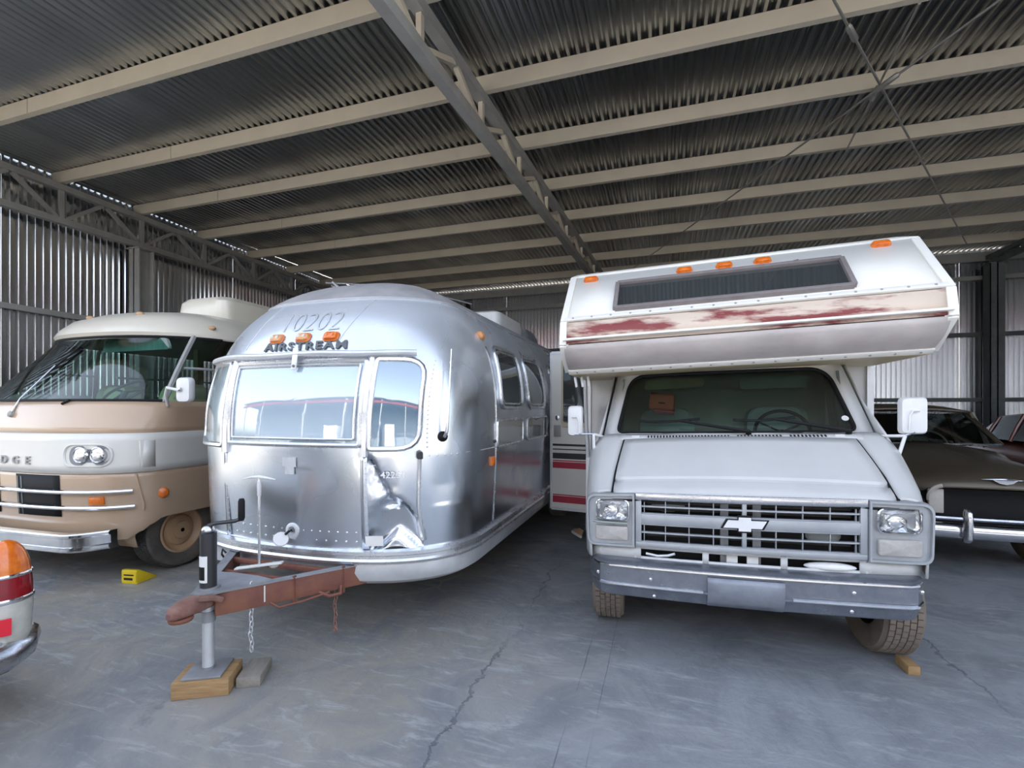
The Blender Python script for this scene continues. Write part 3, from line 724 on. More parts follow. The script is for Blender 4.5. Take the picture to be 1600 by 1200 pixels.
# jack
jx, jy = -.015, -.545
jk = MB(); jk.tube([(jx, jy, .10), (jx, jy, .56)], .031, 14); jo = jk.build('jack_leg', 'aludull', TR)
MB().cyl((jx, jy, .38), (jx, jy, .44), .038, 14).build('jack_collar', 'greyplate', jo)
MB().cyl((jx, jy, .11), (jx, jy, .125), .034, 14).build('jack_ring', 'greyplate', jo)
MB().box((jx, jy, .103), (.20, .20, .014), rz=.5).build('jack_foot', 'greyplate', jo, bevel=.004)
jt = MB().cyl((jx, jy, .565), (jx, jy, .885), .043, 16).build('jack_housing', 'darkplastic', TR)
MB().lathe([(.06, 0), (.06, .012)], (jx, jy, .566), (0, 0, 1), 16).build('jack_flange', 'greyplate', jt)
m = MB(); m.loft([[(jx+.0445*math.sin(t)*1, jy-.0445*math.cos(t), z) for t in frange(-.75, .75, 9)] for z in (.61, .76)], closed=False); m.build('jack_label', 'stickerwhite', jt)
m = MB(); m.loft([[(jx+.0455*math.sin(t)*1, jy-.0455*math.cos(t), z) for t in frange(-.55, .45, 9)] for z in (.625, .70)], closed=False); m.build('label_print', 'black', jt)
m = MB(); m.ell((jx, jy, .90), (.036, .036, .03), 14, 8); m.build('jack_cap', 'chromedull', jt)
m = MB(); m.tube([(jx, jy, .925), (jx+.05, jy+.01, .94), (jx+.16, jy+.03, .955), (jx+.205, jy+.035, .97)], .011, 8); m.build('crank_arm', 'darkplastic', jt)
m = MB(); m.tube([(jx+.205, jy+.035, .96), (jx+.205, jy+.035, .975), (jx+.205, jy+.035, 1.07), (jx+.205, jy+.035, 1.085)], [.012, .018, .018, .012], 10); m.build('crank_handle', 'black', jt)
# gas bottle hold-down rod and cross pieces
hx, hy = -.02, -.18
m = MB(); m.tube([(hx, hy, .57), (hx, hy, 1.15)], .008, 8); hr = m.build('hold_down_rod', 'alutrim', TR)
m = MB(); m.tube([(hx-.13, hy, 1.135), (hx-.05, hy, 1.15), (hx, hy, 1.153), (hx+.05, hy, 1.15), (hx+.13, hy, 1.142)], [.004, .009, .012, .009, .004], 8); m.build('hold_down_bar', 'stickerwhite', hr)
MB().tube([(hx, hy, 1.03), (hx, hy, 1.10), (hx, hy, 1.13)], [.012, .014, .01], 8).build('wing_nut', 'aludull', hr)
m = MB(); m.box((hx+.01, hy-.01, .585), (.30, .04, .012), rz=.35, ry=-.12); m.build('lower_cross_bar', 'stickerwhite', hr, bevel=.003)
MB().ell((hx+.07, hy+.05, .575), (.03, .03, .02)).build('cap', 'stickerwhite', hr)
# chains, step rod, hooks
def chain(p0, n, mat, name='safety_chain'):
    m = MB(); L = .036
    for i in range(n):
        c = Vector(p0)+Vector((.004*math.sin(i*1.7), .003*math.cos(i), -i*L*.8)); a = (1, 0) if i % 2 else (0, 1)
        m.tube([c+Vector((a[0]*.011*math.cos(t), a[1]*.011*math.cos(t), .02*math.sin(t))) for t in frange(0, 2*PI*11/12, 12)], .0036, 5, closed=True)
    return m.build(name, mat, TR)
chain((.165, -.42, .56), 14, 'aludull'); 
chain((.44, -.02, .40), 9, 'rustpale')
MB().tube([(.44, -.02, .18), (.455, -.02, .165), (.44, -.02, .145), (.425, -.02, .165), (.44, -.02, .18)], .006, 6).build('chain_hook', 'rustpale', TR)
def onbeam(t, dx=.03): return Vector((cpx*(1-t)+lerp(.05, .56, t)+dx, lerp(cpy+.1, .14, t), 0))
m = MB(); m.tube([onbeam(.30)+Vector((0, 0, .44)), onbeam(.34)+Vector((.02, 0, .405)), onbeam(.5)+Vector((.02, 0, .41)), onbeam(.68)+Vector((.02, 0, .43))], .008, 6); m.build('chain_rod', 'rust', TR)
m = MB(); m.tube([onbeam(.62)+Vector((0, 0, .44)), onbeam(.66)+Vector((.04, 0, .41)), onbeam(.74)+Vector((.04, 0, .41)), onbeam(.78)+Vector((0, 0, .45))], .012, 6); m.build('chain_hook_bracket', 'rust', TR)
for t in (.27, .46):
    MB().bar(onbeam(t, .03)+Vector((0, 0, .45)), onbeam(t, .03)+Vector((0, 0, .545)), .012, .004, (1, 0, 0)).build('paint_tab', 'stickerwhite', TR)
for t in (.46, .80):
    MB().bar(onbeam(t, .028)+Vector((0, 0, .40)), onbeam(t, .028)+Vector((0, 0, .57)), .02, .012, (1, 0, 0)).build('beam_bracket', 'rust', TR)
m = MB(); m.tube([(-.52, .02, .50), (-.52, -.02, .56), (-.50, -.03, .60), (-.49, -.01, .57)], .007, 6); m.build('hook', 'darkplastic', TR)
for s in (1, -1):
    for y in (4.3, 5.2): wheel(TR, (s*1.0, y, .355), .355, .2, .2, 'aludull', 'wheel', False, 0, side=s)
# timber under the jack
wj = Vector((AX+jx, AY+jy, 0))
o = MB().box((0, 0, .0475), (.29, .22, .095)).build('timber_block', 'wood', bevel=.006); o.location = wj; o.rotation_euler = (0, 0, .5)
tag(o, 'brown timber block directly under the trailer jack foot', 'wood block', 'timber blocks under the jack')
o = MB().box((0, 0, .03), (.13, .22, .06)).build('timber_block', 'woodgrey', bevel=.005); o.location = wj+Vector((.17, .16, 0)); o.rotation_euler = (0, 0, .5)
tag(o, 'smaller greyish timber offcut lying beside the block under the trailer jack', 'wood block', 'timber blocks under the jack')
# ---------------------------------------------------------------- white camper van
VX, VY = .445, 2.98
VAN = empty('camper_van', (VX, VY, 0), 'white cab-over camper van with grey grille and peeling red stripe above the windscreen', 'camper van')
roll = lambda v: Vector((v.x, v.y, v.z+.024*v.x))
def VB(): return MB(roll)
roll2 = lambda v: Vector((v.x, v.y, v.z+.036*v.x))
def OB(): return MB(roll2)
#        y     hood half  shoulder  side   top z
VT = [(.10, .755, .83, .885, 1.085), (.14, .755, .84, .905, 1.105), (.25, .75, .85, .935, 1.185), (.40, .735, .85, .955, 1.28), (.54, .72, .85, .97, 1.365), (.66, .71, .86, .975, 1.42)]
def vtab(y): return interp(VT, y)
def arch(y, zb, c=.78, r=.46, zc=.36):
    d = r*r-(y-c)**2; return max(zb, zc+math.sqrt(d)) if d > 0 else zb
for s in (1, -1):
    ys = [.10, .12, .14, .2, .25, .3, .36, .42, .48, .54, .6, .66]
    def sec(y):
        h, sh, w, zt = vtab(y); zb = arch(y, .67 if y < .5 else .5)
        pts = [(h, zt-.003), (lerp(h, sh, .5), zt-.001), (sh, zt-.006), (sh+.03, zt-.025), (lerp(sh, w, .75), zt-.075), (w-.008, zt-.14), (w, zt-.22), (w+.004, lerp(zt-.22, zb, .5)), (w, zb)]
        return [(s*a, y, b_) for a, b_ in pts]
    m = VB(); m.loft([sec(y) for y in ys], closed=False); m.build('front_fender', 'vanwhite', VAN, solid=.012)
    # cab side with door
    m = VB(); prof = [(.975, .45), (.985, .8), (.985, 1.1), (.965, 1.3), (.905, 1.42), (.88, 1.62), (.835, 1.95)]
    def side(y, off=0): return [(s*(a+off), y if b_ < 1.43 else max(y, .66+(b_-1.42)*.80+.12), b_ if b_ > .5 else arch(y, b_)) for a, b_ in prof]
    m.loft([side(y) for y in (.66, .8, .95, 1.08, 1.2, 1.25, 1.35, 1.5)], closed=False); m.build('cab_side', 'vanwhite', VAN, solid=.012)
# inner dark engine bay and cab floor
m = VB(); m.bb(-.72, .72, .16, .6, .50, 1.06); m.build('engine_bay', 'black', VAN, flat=True)
m = VB(); m.bb(-.78, .78, .62, 1.5, .5, .9); m.build('cab_floor', 'interior', VAN, flat=True)
# hood with two shallow steps at its front lip
def hoodpt(u, y, dz=0):
    h, sh, w, zt = vtab(y); x = u*(h-.006); return (x, y, zt+.008+.018*(1-u*u)+dz)
m = VB(); us = frange(-1, 1, 21); ys = [(.085, -.062), (.088, -.03), (.10, -.008), (.125, 0), (.165, 0), (.168, -.012), (.20, -.013), (.205, 0), (.3, 0), (.4, 0), (.5, 0), (.56, 0)]
m.loft([[hoodpt(u, y, dz) for u in us] for y, dz in ys], closed=False); hd = m.build('hood', 'vanwhite', VAN, solid=.014, sharp=30)
for s in (-1, 1):
    VB().tube([(s*(vtab(y)[0]+.001), y-.004, vtab(y)[3]+.003) for y in (.085, .10, .14, .25, .4, .54, .57)], .0065, 5).build('hood_seam', 'black', hd)
VB().tube([(u*.755, .078, 1.025+.012+.006*(1-u*u)) for u in us], .008, 5).build('hood_seam', 'black', hd)
# cowl panel with air slots
m = VB(); m.loft([[(u*.76, y, z) for u in us] for y, z in ((.565, 1.382), (.62, 1.405), (.675, 1.415))], closed=False); cw = m.build('cowl', 'vanwhite', VAN, solid=.012)
m = VB()
for x0, x1, n in ((-.55, -.02, 26), (.04, .30, 13), (.36, .56, 10)):
    for i in range(n):
        x = lerp(x0, x1, i/(n-1)); m.box((x, .60, 1.402), (.010, .03, .008), rx=.4)
m.build('cowl_slots', 'black', cw, flat=True, kind='stuff')
for x in (-.64, .64): VB().box((x, .60, 1.405), (.055, .025, .01), rx=.4).build('washer_nozzle', 'white', cw, bevel=.003)
# windscreen
def wsy(x, z): return .66+(z-1.42)*.80+.10*(abs(x)/.8)**2.2
WSC = [(-.785, 1.425), (.785, 1.425), (.70, 1.875), (-.70, 1.875)]
rw_ = [.05, .05, .13, .13]
inner = rloop(WSC, rw_, 8)
outer = rloop([(-.885, 1.395), (.885, 1.395), (.80, 1.955), (-.80, 1.955)], [.02, .02, .10, .10], 8)
def sub_loop(l, k=5): return [(lerp(p[0], l[(i+1) % len(l)][0], j/k), lerp(p[1], l[(i+1) % len(l)][1], j/k)) for i, p in enumerate(l) for j in range(k)]
inner, outer = sub_loop(inner), sub_loop(outer)
m = VB(); m.loft([[(x, wsy(x, z), z) for x, z in inner], [(x, wsy(x, z), z) for x, z in outer]]); m.build('windscreen_frame', 'vanwhite', VAN, solid=.02)
m = VB(); m.loft([[(u*w_, wsy(u*w_, z)-.014, z) for u in frange(-1, 1, 15)] for z, w_ in ((1.893, .70), (1.925, .78), (1.96, .80))], closed=False); m.build('header_panel', 'campercream', VAN, solid=.008)
m = VB(); m.loft([[(x*k, wsy(x*k, 1.65+(z-1.65)*k)+.004, 1.65+(z-1.65)*k) for x, z in inner] for k in (1, .8, .6, .4, .2, .02)], cap1=True); ws = m.build('windscreen', 'van_glass', VAN)
m = VB(); m.tube([(x, wsy(x, z)-.004, z) for x, z in inner], .013, 6, closed=True); m.build('windscreen_seal', 'black', ws)
VB().lathe([(.022, 0), (.022, .002)], (.735, wsy(.735, 1.51)-.004, 1.51), (0, -1, .8), 14).build('inspection_sticker', 'stickerwhite', ws)
m = VB(); m.loft([[(u*w_, y, z-.02*u*u) for u in us] for y, w_, z in ((1.085, .80, 1.955), (1.2, .83, 1.975), (1.5, .84, 1.985))], closed=False); m.build('cab_roof', 'campercream', VAN, solid=.012)
# wipers
for cx, tipx in ((.11, -.62), (.70, .02)):
    m = VB(); a = Vector((cx, .635, 1.415)); b = Vector((lerp(cx, tipx, .62), wsy(tipx*.5, 1.50)-.03, 1.515)); c = Vector((lerp(cx, tipx, .80), wsy(tipx, 1.54)-.025, 1.535))
    m.tube([a, a+Vector((0, -.03, .02)), b+Vector((0, -.02, 0))], [.018, .015, .010], 6); wp = m.build('wiper', 'black', VAN)
    m = VB(); p = [(lerp(cx, tipx, t), wsy(lerp(cx, tipx, t), 1.50)-.022, 1.518+.012*math.sin(t*6)) for t in frange(.42, 1.0, 9)]; m.tube(p, .009, 5); m.build('wiper_blade', 'black', wp)
    VB().lathe([(.02, 0), (.018, .025), (.005, .03)], (cx, .64, 1.405), (0, -.5, 1), 10).build('wiper_pivot', 'black', wp)
# grille
def gy(x): return .055+.05*(abs(x)/.9)**2
def gbar(x0, x1, z0, z1, mat='grillegrey', d=.03, name='grille_bar', dy=0., par=None):
    n = max(2, int((x1-x0)/.1)+1); m = VB(); xs = frange(x0, x1, n)
    m.loft([[(x, gy(x)+dy, z0), (x, gy(x)+dy, z1), (x, gy(x)+dy+d, z1), (x, gy(x)+dy+d, z0)] for x in xs], cap0=True, cap1=True)
    return m.build(name, mat, par or VAN, bevel=.003)
GX = .612
gbar(-GX, GX, 1.045, 1.085, 'chromedull', .05, 'grille_top_rail', -.01)
gbar(-GX, GX, .755, .785, 'grillegrey', .05, 'grille_bottom_rail', -.005)
for s in (-1, 1): gbar(min(s*GX, s*(GX-.035)), max(s*GX, s*(GX-.035)), .785, 1.045, 'grillegrey', .05, 'grille_side_rail', -.005)
gbar(-GX+.03, GX-.03, .897, .957, 'grillegrey', .03, 'grille_center_band', -.004)
for z0, z1 in ((.957, .963), (.998, 1.008), (1.04, 1.046), (.784, .790), (.838, .848), (.889, .897)): gbar(-GX+.03, GX-.03, z0, z1)
for s in (-1, 1):
    for x in (.165, .30, .435, .56):
        for z0, z1 in ((.785, .897), (.957, 1.045)): gbar(s*x-.003, s*x+.003, z0, z1, d=.022, dy=.006, name='grille_divider')
for z0, z1 in ((.785, .897), (.957, 1.045)): gbar(-.012, .012, z0, z1, d=.03, name='grille_divider')
for x in (-.10, .075):
    VB().bb(x-.022, x+.022, .12, .14, .65, 1.05).build('radiator_brace', 'greyplate', VAN, flat=True)
for z in (.82, .98, 1.02): VB().cyl((-.55, .135, z), (.55, .135, z), .012, 8).build('condenser_pipe', 'rubber', VAN)
VB().ell((-.42, .15, 1.0), (.10, .02, .04)).build('horn', 'greyvinyl', VAN); VB().ell((.42, .15, .86), (.09, .02, .05)).build('horn', 'greyvinyl', VAN)
# cross-shaped emblem on the centre band
BT = [(-.115, -.0), (-.088, .026), (-.034, .026), (-.034, .046), (.034, .046), (.034, .026), (.115, .026), (.088, -.026), (.034, -.026), (.034, -.046), (-.034, -.046), (-.034, -.026), (-.115, -.026)]
BT = [(-.092, .024), (-.034, .024), (-.034, .043), (.034, .043), (.034, .024), (.118, .024), (.092, -.024), (.034, -.024), (.034, -.043), (-.034, -.043), (-.034, -.024), (-.118, -.024)]
m = VB(); m.poly([(x*1.08, .044, .927+z*1.16) for x, z in BT], (0, .012, 0)); eb = m.build('grille_emblem', 'black', VAN, flat=True)
m = VB(); m.poly([(x*.96, .038, .927+z*.92) for x, z in BT], (0, .012, 0)); m.build('emblem_face', 'white', eb, flat=True)
# headlamp surrounds, lamps and turn signals
for s in (-1, 1):
    def bz(x, z): return (s*x, .075+.30*max(0, (x-.80))**1.5/.10**.5*.55, z)
    def loopz(c, r): return rloop(c, r, 6)
    O = [(.615, .745), (.915, .745), (.925, 1.075), (.615, 1.085)]
    Ls = [([(.615, .745), (.900, .745), (.918, 1.078), (.615, 1.085)], [.005, .05, .07, .005])]
    # surround plate built as a frame around two openings
    m = VB(); oo = sub_loop(rloop(O, [.004, .05, .07, .004], 6), 3)
    m.loft([[Vector(bz(x, z))+Vector((0, o, 0)) for x, z in [(.76+(a-.76)*k, .91+(b_-.91)*k) for a, b_ in oo]] for k, o in ((1, .05), (1, 0), (.965, -.012), (.90, -.012), (.88, .004), (.4, .006), (.02, .006))], cap1=True)
    bzl = m.build('headlamp_surround', 'grillegrey', VAN)
    lc = [(.655, .915), (.85, .915), (.85, 1.04), (.655, 1.04)]
    lp = rloop(lc, .035, 6); c0 = (.7525, .9775)
    def lpt(k, y): return [(s*(c0[0]+(x-c0[0])*k), y+.25*max(0, x-.8), c0[1]+(z-c0[1])*k) for x, z in lp]
    m = VB(); m.loft([lpt(1.05, .085), lpt(1.06, .055), lpt(1.0, .05), lpt(.96, .056)]); hl = m.build('headlamp', 'chrome', bzl)
    m = VB(); m.loft([lpt(.97, .066), lpt(.75, .074), lpt(.5, .08), lpt(.2, .084), lpt(.02, .084)], cap1=True); 
    # a part of the surround, reflector and glass kept at this level
    o1 = m.build('headlamp_reflector', 'reflector', bzl)
    m = VB(); m.loft([lpt(.98, .058), lpt(.85, .048), lpt(.6, .043), lpt(.3, .041), lpt(.02, .04)], cap1=True); m.build('headlamp_lens', 'lampglass', bzl)
    m = VB(); m.ell((s*c0[0]-.01, .068, c0[1]-.005), (.045, .012, .035), 14, 8); m.build('headlamp_bulb', 'reflector', bzl)
    tl = rloop([(.66, .79), (.855, .79), (.855, .875), (.66, .875)], .012, 4)
    m = VB(); m.loft([[(s*x, y+.25*max(0, x-.8), z) for x, z in [(.757+(a-.757)*k, .8325+(b_-.8325)*k) for a, b_ in tl]] for k, y in ((1.04, .09), (1.04, .062), (1, .056), (.95, .054), (.02, .052))], cap1=True); m.build('turn_signal', 'turnlens', bzl)
VB().tube([(-.87, .06, .905), (-.84, .055, .90), (-.66, .055, .895)], .008, 6).build('broken_trim', 'greyvinyl', VAN)
# lower valance with four slots
VZ0, VZ1 = .655, .752
for x0, x1 in ((-.88, -.58), (-.225, -.19), (.19, .225), (.58, .88)):
    m = VB(); m.loft([[(x, gy(x)+.02+.25*max(0, abs(x)-.8), z) for x in frange(x0, x1, 6)] for z in (VZ0, VZ1)], closed=False); m.build('valance_panel', 'vanwhite', VAN, solid=.012)
for z0, z1 in ((VZ0, .690), (.737, .760)):
    m = VB(); m.loft([[(x, gy(x)+.02, z) for x in frange(-.62, .62, 15)] for z in (z0, z1)], closed=False); m.build('valance_rail', 'vanwhite', VAN, solid=.012)
m = VB(); m.tube([(-.55, .09, .71), (-.48, .085, .70), (-.42, .09, .705), (-.38, .085, .72)], .008, 6); m.build('hose', 'aludull', VAN)
m = VB(); m.ell((.44, .10, .70), (.13, .03, .025)); m.build('air_scoop', 'white', VAN)
for x in (-.06, .05): VB().bb(x-.03, x+.03, .10, .12, .62, .75).build('tow_bracket', 'stickerwhite', VAN, flat=True)
# bumper swept along a bowed path
def bpath(n=41, g=0.):
    out = []
    for i in range(n):
        t = -1+2*i/(n-1); x = t*(.915+g)
        y = -.035-g + .05*abs(t)**2 + (.20*max(0, (abs(t)-.86)/.14)**2)
        out.append((x, y))
    return out
def bsweep(prof, name, mat, i0=0, i1=41, par=None):
    m = VB(); bp = bpath(); m.loft([[(x, y+dy, z) for dy, z in prof] for x, y in bp[i0:i1]], closed=True, cap0=True, cap1=True); return m.build(name, mat, par or VAN, sharp=28)
bm_ = bsweep([(.12, .678), (.05, .675), (.015, .664), (0, .655), (.0, .645), (.012, .64), (.014, .55), (.0, .542), (.0, .532), (.03, .52), (.06, .455), (.09, .44), (.12, .44)], 'bumper', 'bumpergrey')
bsweep([(-.003, .657), (-.004, .648), (.006, .644), (.006, .66)], 'bumper_top_strip', 'chrome', 1, 40, bm_)  # chrome edge line along the bumper top
for a, b_ in ((1, 16), (25, 40)):
    bsweep([(-.006, .548), (-.007, .538), (-.002, .532), (.006, .532), (.008, .55)], 'bumper_lower_strip', 'chrome', a, b_, bm_)
m = VB(); m.loft([[(x, y, z) for x in frange(-.205, .19, 6)] for y, z in ((-.03, .63), (-.036, .60), (-.03, .53), (-.01, .49), (.02, .455))], closed=False); m.build('plate_recess', 'platepatch', bm_, solid=.01)
for x, z in ((-.52, .585), (.52, .6), (-.16, .595), (.085, .595), (-.84, .585), (.86, .6), (-.50, .475), (.52, .488)):
    VB().lathe([(.011, 0), (.010, .006), (.004, .009)], (x, interp([(a, b_) for a, b_ in bpath()], x)[0]+(.012 if z > .5 else .045), z), (0, -1, 0), 10).build('bumper_bolt', 'chrome', bm_)
# mirrors
for s in (-1, 1):
    cx = s*1.085 if s < 0 else 1.04; cz = 1.525; y0 = .62
    m = VB(); l = rloop([(-.055, -.115), (.055, -.115), (.055, .115), (-.055, .115)], .03, 5) if s < 0 else rloop([(-.07, -.115), (.07, -.115), (.07, .115), (-.07, .115)], .03, 5)
    m.loft([[(cx+x*k, y0+dy, cz+z*k) for x, z in l] for dy, k in ((.035, .94), (.03, 1), (-.008, 1), (-.022, .92), (-.027, .6), (-.028, .05))], cap0=True, cap1=True); mo = m.build('door_mirror', 'white', VAN)
    VB().tube([(cx+.02*s, y0-.03, cz+.03), (cx-.02*s, y0-.045, cz+.03), (cx-.035*s, y0-.045, cz), (cx-.035*s, y0-.04, cz-.09)], .007, 6).build('mirror_bracket', 'white', mo)
    j = (cx-s*.045, y0-.01, cz-.125)
    if s < 0: j = (-.945, y0-.02, 1.425)
    for q in ((s*.865, .70, 1.395), (s*.93, .57, 1.22), (s*.95, .66, 1.17)):
        VB().tube([j, q], .010, 6).build('mirror_arm', 'white', mo)
    VB().tube([(cx, y0-.02, cz-.10), j], .008, 6).build('mirror_stem', 'chromedull', mo)
# interior seen through the windscreen
m = VB(); m.loft([[(u*.78, y, z) for u in us] for y, z in ((.70, 1.33), (.80, 1.40), (.98, 1.395), (1.06, 1.30), (1.07, 1.0))], closed=False); m.build('dashboard', 'greyvinyl', VAN, solid=.02)
m = VB(); m.tube([(.42+.19*math.cos(t), 1.12+.08*math.sin(t), 1.40+.165*math.sin(t)) for t in frange(0, 2*PI*31/32, 32)], .013, 8, closed=True); sw = m.build('steering_wheel', 'black', VAN)
for t in (.5, 2.6, 4.7): VB().bar((.42, 1.13, 1.40), (.42+.18*math.cos(t), 1.12+.08*math.sin(t), 1.40+.155*math.sin(t)), .03, .012).build('wheel_spoke', 'black', sw)
VB().tube([(.42, 1.13, 1.40), (.42, .98, 1.28)], .03, 8).build('steering_column', 'black', sw)
for x in (-.42, .42):
    m = VB(); l = rloop([(-.25, 0), (.25, 0), (.21, .62), (-.21, .62)], .1, 6)
    m.loft([[(x+a*k, y+b_*.15, .98+b_) for a, b_ in l] for y, k in ((1.24, .85), (1.22, 1), (1.36, 1), (1.38, .85))], cap0=True, cap1=True); m.build('seat', 'greyvinyl', VAN)
m = VB(); m.box((-.46, 1.12, 1.665), (.20, .10, .13), rx=.2, ry=.1); ob = m.build('orange_box', 'orange', VAN, bevel=.02)
VB().box((-.46, 1.066, 1.65), (.05, .012, .008), rx=.2, ry=.1).build('box_handle', 'black', ob)
VB().box((-.44, 1.12, 1.585), (.16, .12, .03), rx=.2, ry=.15).build('box_tray', 'maroon', ob, bevel=.008)
m = VB(); l = rloop([(-.60, 1.755), (-.14, 1.77), (-.14, 1.84), (-.58, 1.84)], .03, 5); m.poly([(x, 1.06, z) for x, z in l], (0, .02, 0)); m.build('sun_visor', 'beige', VAN)
m = VB(); m.poly([(x, 1.10, z) for x, z in rloop([(.12, 1.74), (.58, 1.74), (.58, 1.83), (.12, 1.83)], .03, 5)], (0, .02, 0)); m.build('sun_visor', 'greyvinyl', VAN)
m = VB(); m.bb(-.80, .80, 1.46, 1.48, .9, 1.95); m.build('cab_back_wall', 'interior', VAN, flat=True)
for s in (-1, 1):
    m = VB(); m.loft([[(s*(.80-.012*math.sin(k*2.2)-.1*(z-1.4)), 1.0+k*.035, z) for k in range(12)] for z in (1.40, 1.85)], closed=False); m.build('side_curtain', 'curtain', VAN)
m = VB(); m.box((-.02, .92, 1.405), (.42, .16, .006)); m.build('paper_on_dash', 'curtain', VAN, flat=True)
# over-cab bed pod: front profile (y,z)
PB, PL1, PU, PT = (.60, 1.915), (.385, 2.085), (.415, 2.255), (.83, 2.675)
HW = 1.125
def strip(p, q, name, mat, x0=-HW, x1=HW, off=0., n=13, par=None):
    """sloping face between profile points p and q"""
    d = Vector((0, q[0]-p[0], q[1]-p[1])).normalized(); nn = Vector((0, -d.z, d.y))
    m = OB(); m.loft([[Vector((x, a[0], a[1]))+nn*o for x in frange(x0, x1, n)] for a, o in ((p, off), (q, off))], closed=False); return m.build(name, mat, par or VAN, solid=.012)
def onp(p, q, t): return (lerp(p[0], q[0], t), lerp(p[1], q[1], t))
strip(PU, PT, 'pod_upper_face', 'camperwhite')
strip(onp(PL1, PU, .04), onp(PL1, PU, .96), 'pod_stripe_panel', 'peeling').__setitem__('label', 'cream panel with peeling maroon stripe')
m = OB(); k = 16; pr_ = [(lerp(PB[0], PL1[0], t)-.035*math.sin(PI*t), lerp(PB[1], PL1[1], t)-.01*math.sin(PI*t)) for t in frange(0, 1, 7)]
m.loft([[(x, y, z) for x in frange(-HW, HW, 13)] for y, z in pr_], closed=False); m.build('pod_lower_face', 'camperdirty', VAN, solid=.012)
def rail(p, q, name='pod_rail'):
    d = Vector((0, q[0]-p[0], q[1]-p[1])).normalized(); nn = Vector((0, -d.z, d.y)); m = OB()
    m.loft([[Vector((x, p[0], p[1]))+nn*.004, Vector((x, p[0], p[1]))+nn*.020, Vector((x, q[0], q[1]))+nn*.020, Vector((x, q[0], q[1]))+nn*.004] for x in (-HW-.005, HW+.005)], cap0=True, cap1=True)
    r = m.build(name, 'camperwhite', VAN, bevel=.003); c = (Vector((0, p[0], p[1]))+Vector((0, q[0], q[1])))/2+nn*.02
    for x in frange(-HW+.06, HW-.06, 17): OB().lathe([(.008, 0), (.007, .004), (.002, .006)], c+Vector((x, 0, 0)), nn, 8).build('rail_screw', 'steelgrey', r)
    return r
rail(onp(PU, PT, -.01), onp(PU, PT, .055)); rail(onp(PL1, PB, -.16), onp(PL1, PU, .13))
rail((PB[0]+.01, PB[1]-.008), (PB[0]-.025, PB[1]+.016), 'pod_bottom_rail')
m = OB(); m.bb(-HW, HW, .60, 1.52, 1.89, 1.91); m.build('pod_underside', 'campercream', VAN, flat=True)
# front window of the pod
wp0, wp1 = onp(PU, PT, .165), onp(PU, PT, .70); wx0, wx1 = -.79, .66
def upt(x, t, o):
    d = Vector((0, PT[0]-PU[0], PT[1]-PU[1])).normalized(); nn = Vector((0, -d.z, d.y)); a = onp(PU, PT, t); return Vector((x, a[0], a[1]))+nn*o
Wc = [(-.775, .14), (.675, .14), (.675, .70), (-.775, .70)]
m = OB(); m.poly([upt(x, t, .010) for x, t in Wc], upt(0, 0, .006)-upt(0, 0, 0)); pw = m.build('pod_window', 'pane_dark', VAN, flat=True)
for a, b_ in zip(Wc, Wc[1:]+Wc[:1]): 
    m = OB(); m.bar(upt(a[0], a[1], .018), upt(b_[0], b_[1], .018), .03, .045, (0, -.7, .7)); m.build('window_frame', 'winframe', pw, bevel=.004)
for x in frange(-.72, .62, 14): OB().lathe([(.006, 0), (.005, .004)], upt(x, .125, .03), (0, -.7, .7), 8).build('frame_screw', 'steeldark', pw)
def plamp(x, t):
    m = OB(); l = rloop([(-.055, -.026), (.055, -.026), (.055, .026), (-.055, .026)], .025, 6)
    d = Vector((0, PT[0]-PU[0], PT[1]-PU[1])); L = d.length
    m.loft([[upt(x+a*k_, t+b_*k_/L, o) for a, b_ in l] for k_, o in ((1.05, .0), (1.05, .012), (.9, .03), (.5, .036), (.05, .037))], cap1=True); m.build('marker_lamp', 'amber', VAN)
for x, t in ((-.99, .90), (-.30, .86), (-.03, .865), (.22, .87), (.935, .935)): plamp(x, t)
m = OB(); m.tube([upt(.24, .745, .02), upt(.34, .735, .02), upt(.43, .76, .025)], .006, 5); m.build('loose_seal', 'black', VAN)
# side walls, roof, rear, coach front behind the cab
YE = 5.6; DY0, DY1 = 2.32, 2.88
prof = [PB, PL1, PU, PT, (1.15, 2.78), (2.4, 2.80), (DY0, 2.80)]
for s in (-1, 1):
    def side_poly(pts, name='coach_side'): m = OB() if s else None; m = OB(); m.poly([(s*HW, y, z) for y, z in pts], (-s*.03, 0, 0)); return m.build(name, 'camperwhite', VAN, flat=True)
    side_poly(prof + [(DY0, .48), (1.5, .48), (1.5, 1.9)])
    side_poly([(DY0, 2.30), (DY0, 2.80), (DY1, 2.80), (DY1, 2.30)])
    if s > 0: side_poly([(DY0, .48), (DY0, 2.30), (DY1, 2.30), (DY1, .48)])
    side_poly([(DY1, .48), (DY1, 2.80), (YE, 2.80), (YE, .48)])
    for (p, q) in ((PB, PL1), (PL1, PU), (PU, PT), (PT, (1.15, 2.78))):
        m = OB(); m.bar((s*(HW+.008), p[0], p[1]), (s*(HW+.008), q[0], q[1]), .03, .05, (1, 0, 0)); m.build('edge_trim', 'camperwhite', VAN, bevel=.004)
    for z, h, mt in ((1.175, .012, 'blackstripe'), (1.05, .035, 'blackstripe'), (.965, .04, 'redstripe'), (.60, .045, 'redstripe')):
        for y0, y1 in ((1.55, DY0-.02), (DY1+.02, YE-.05)): OB().bb(s*HW-.004, s*HW+.004, y0, y1, z-h, z+h).build('side_stripe', mt, VAN, flat=True)
    m = OB(); m.bar((s*(HW-.01), 1.49, .5), (s*(HW-.01), 1.49, 1.9), .045, .03); m.build('corner_trim', 'aludull', VAN)
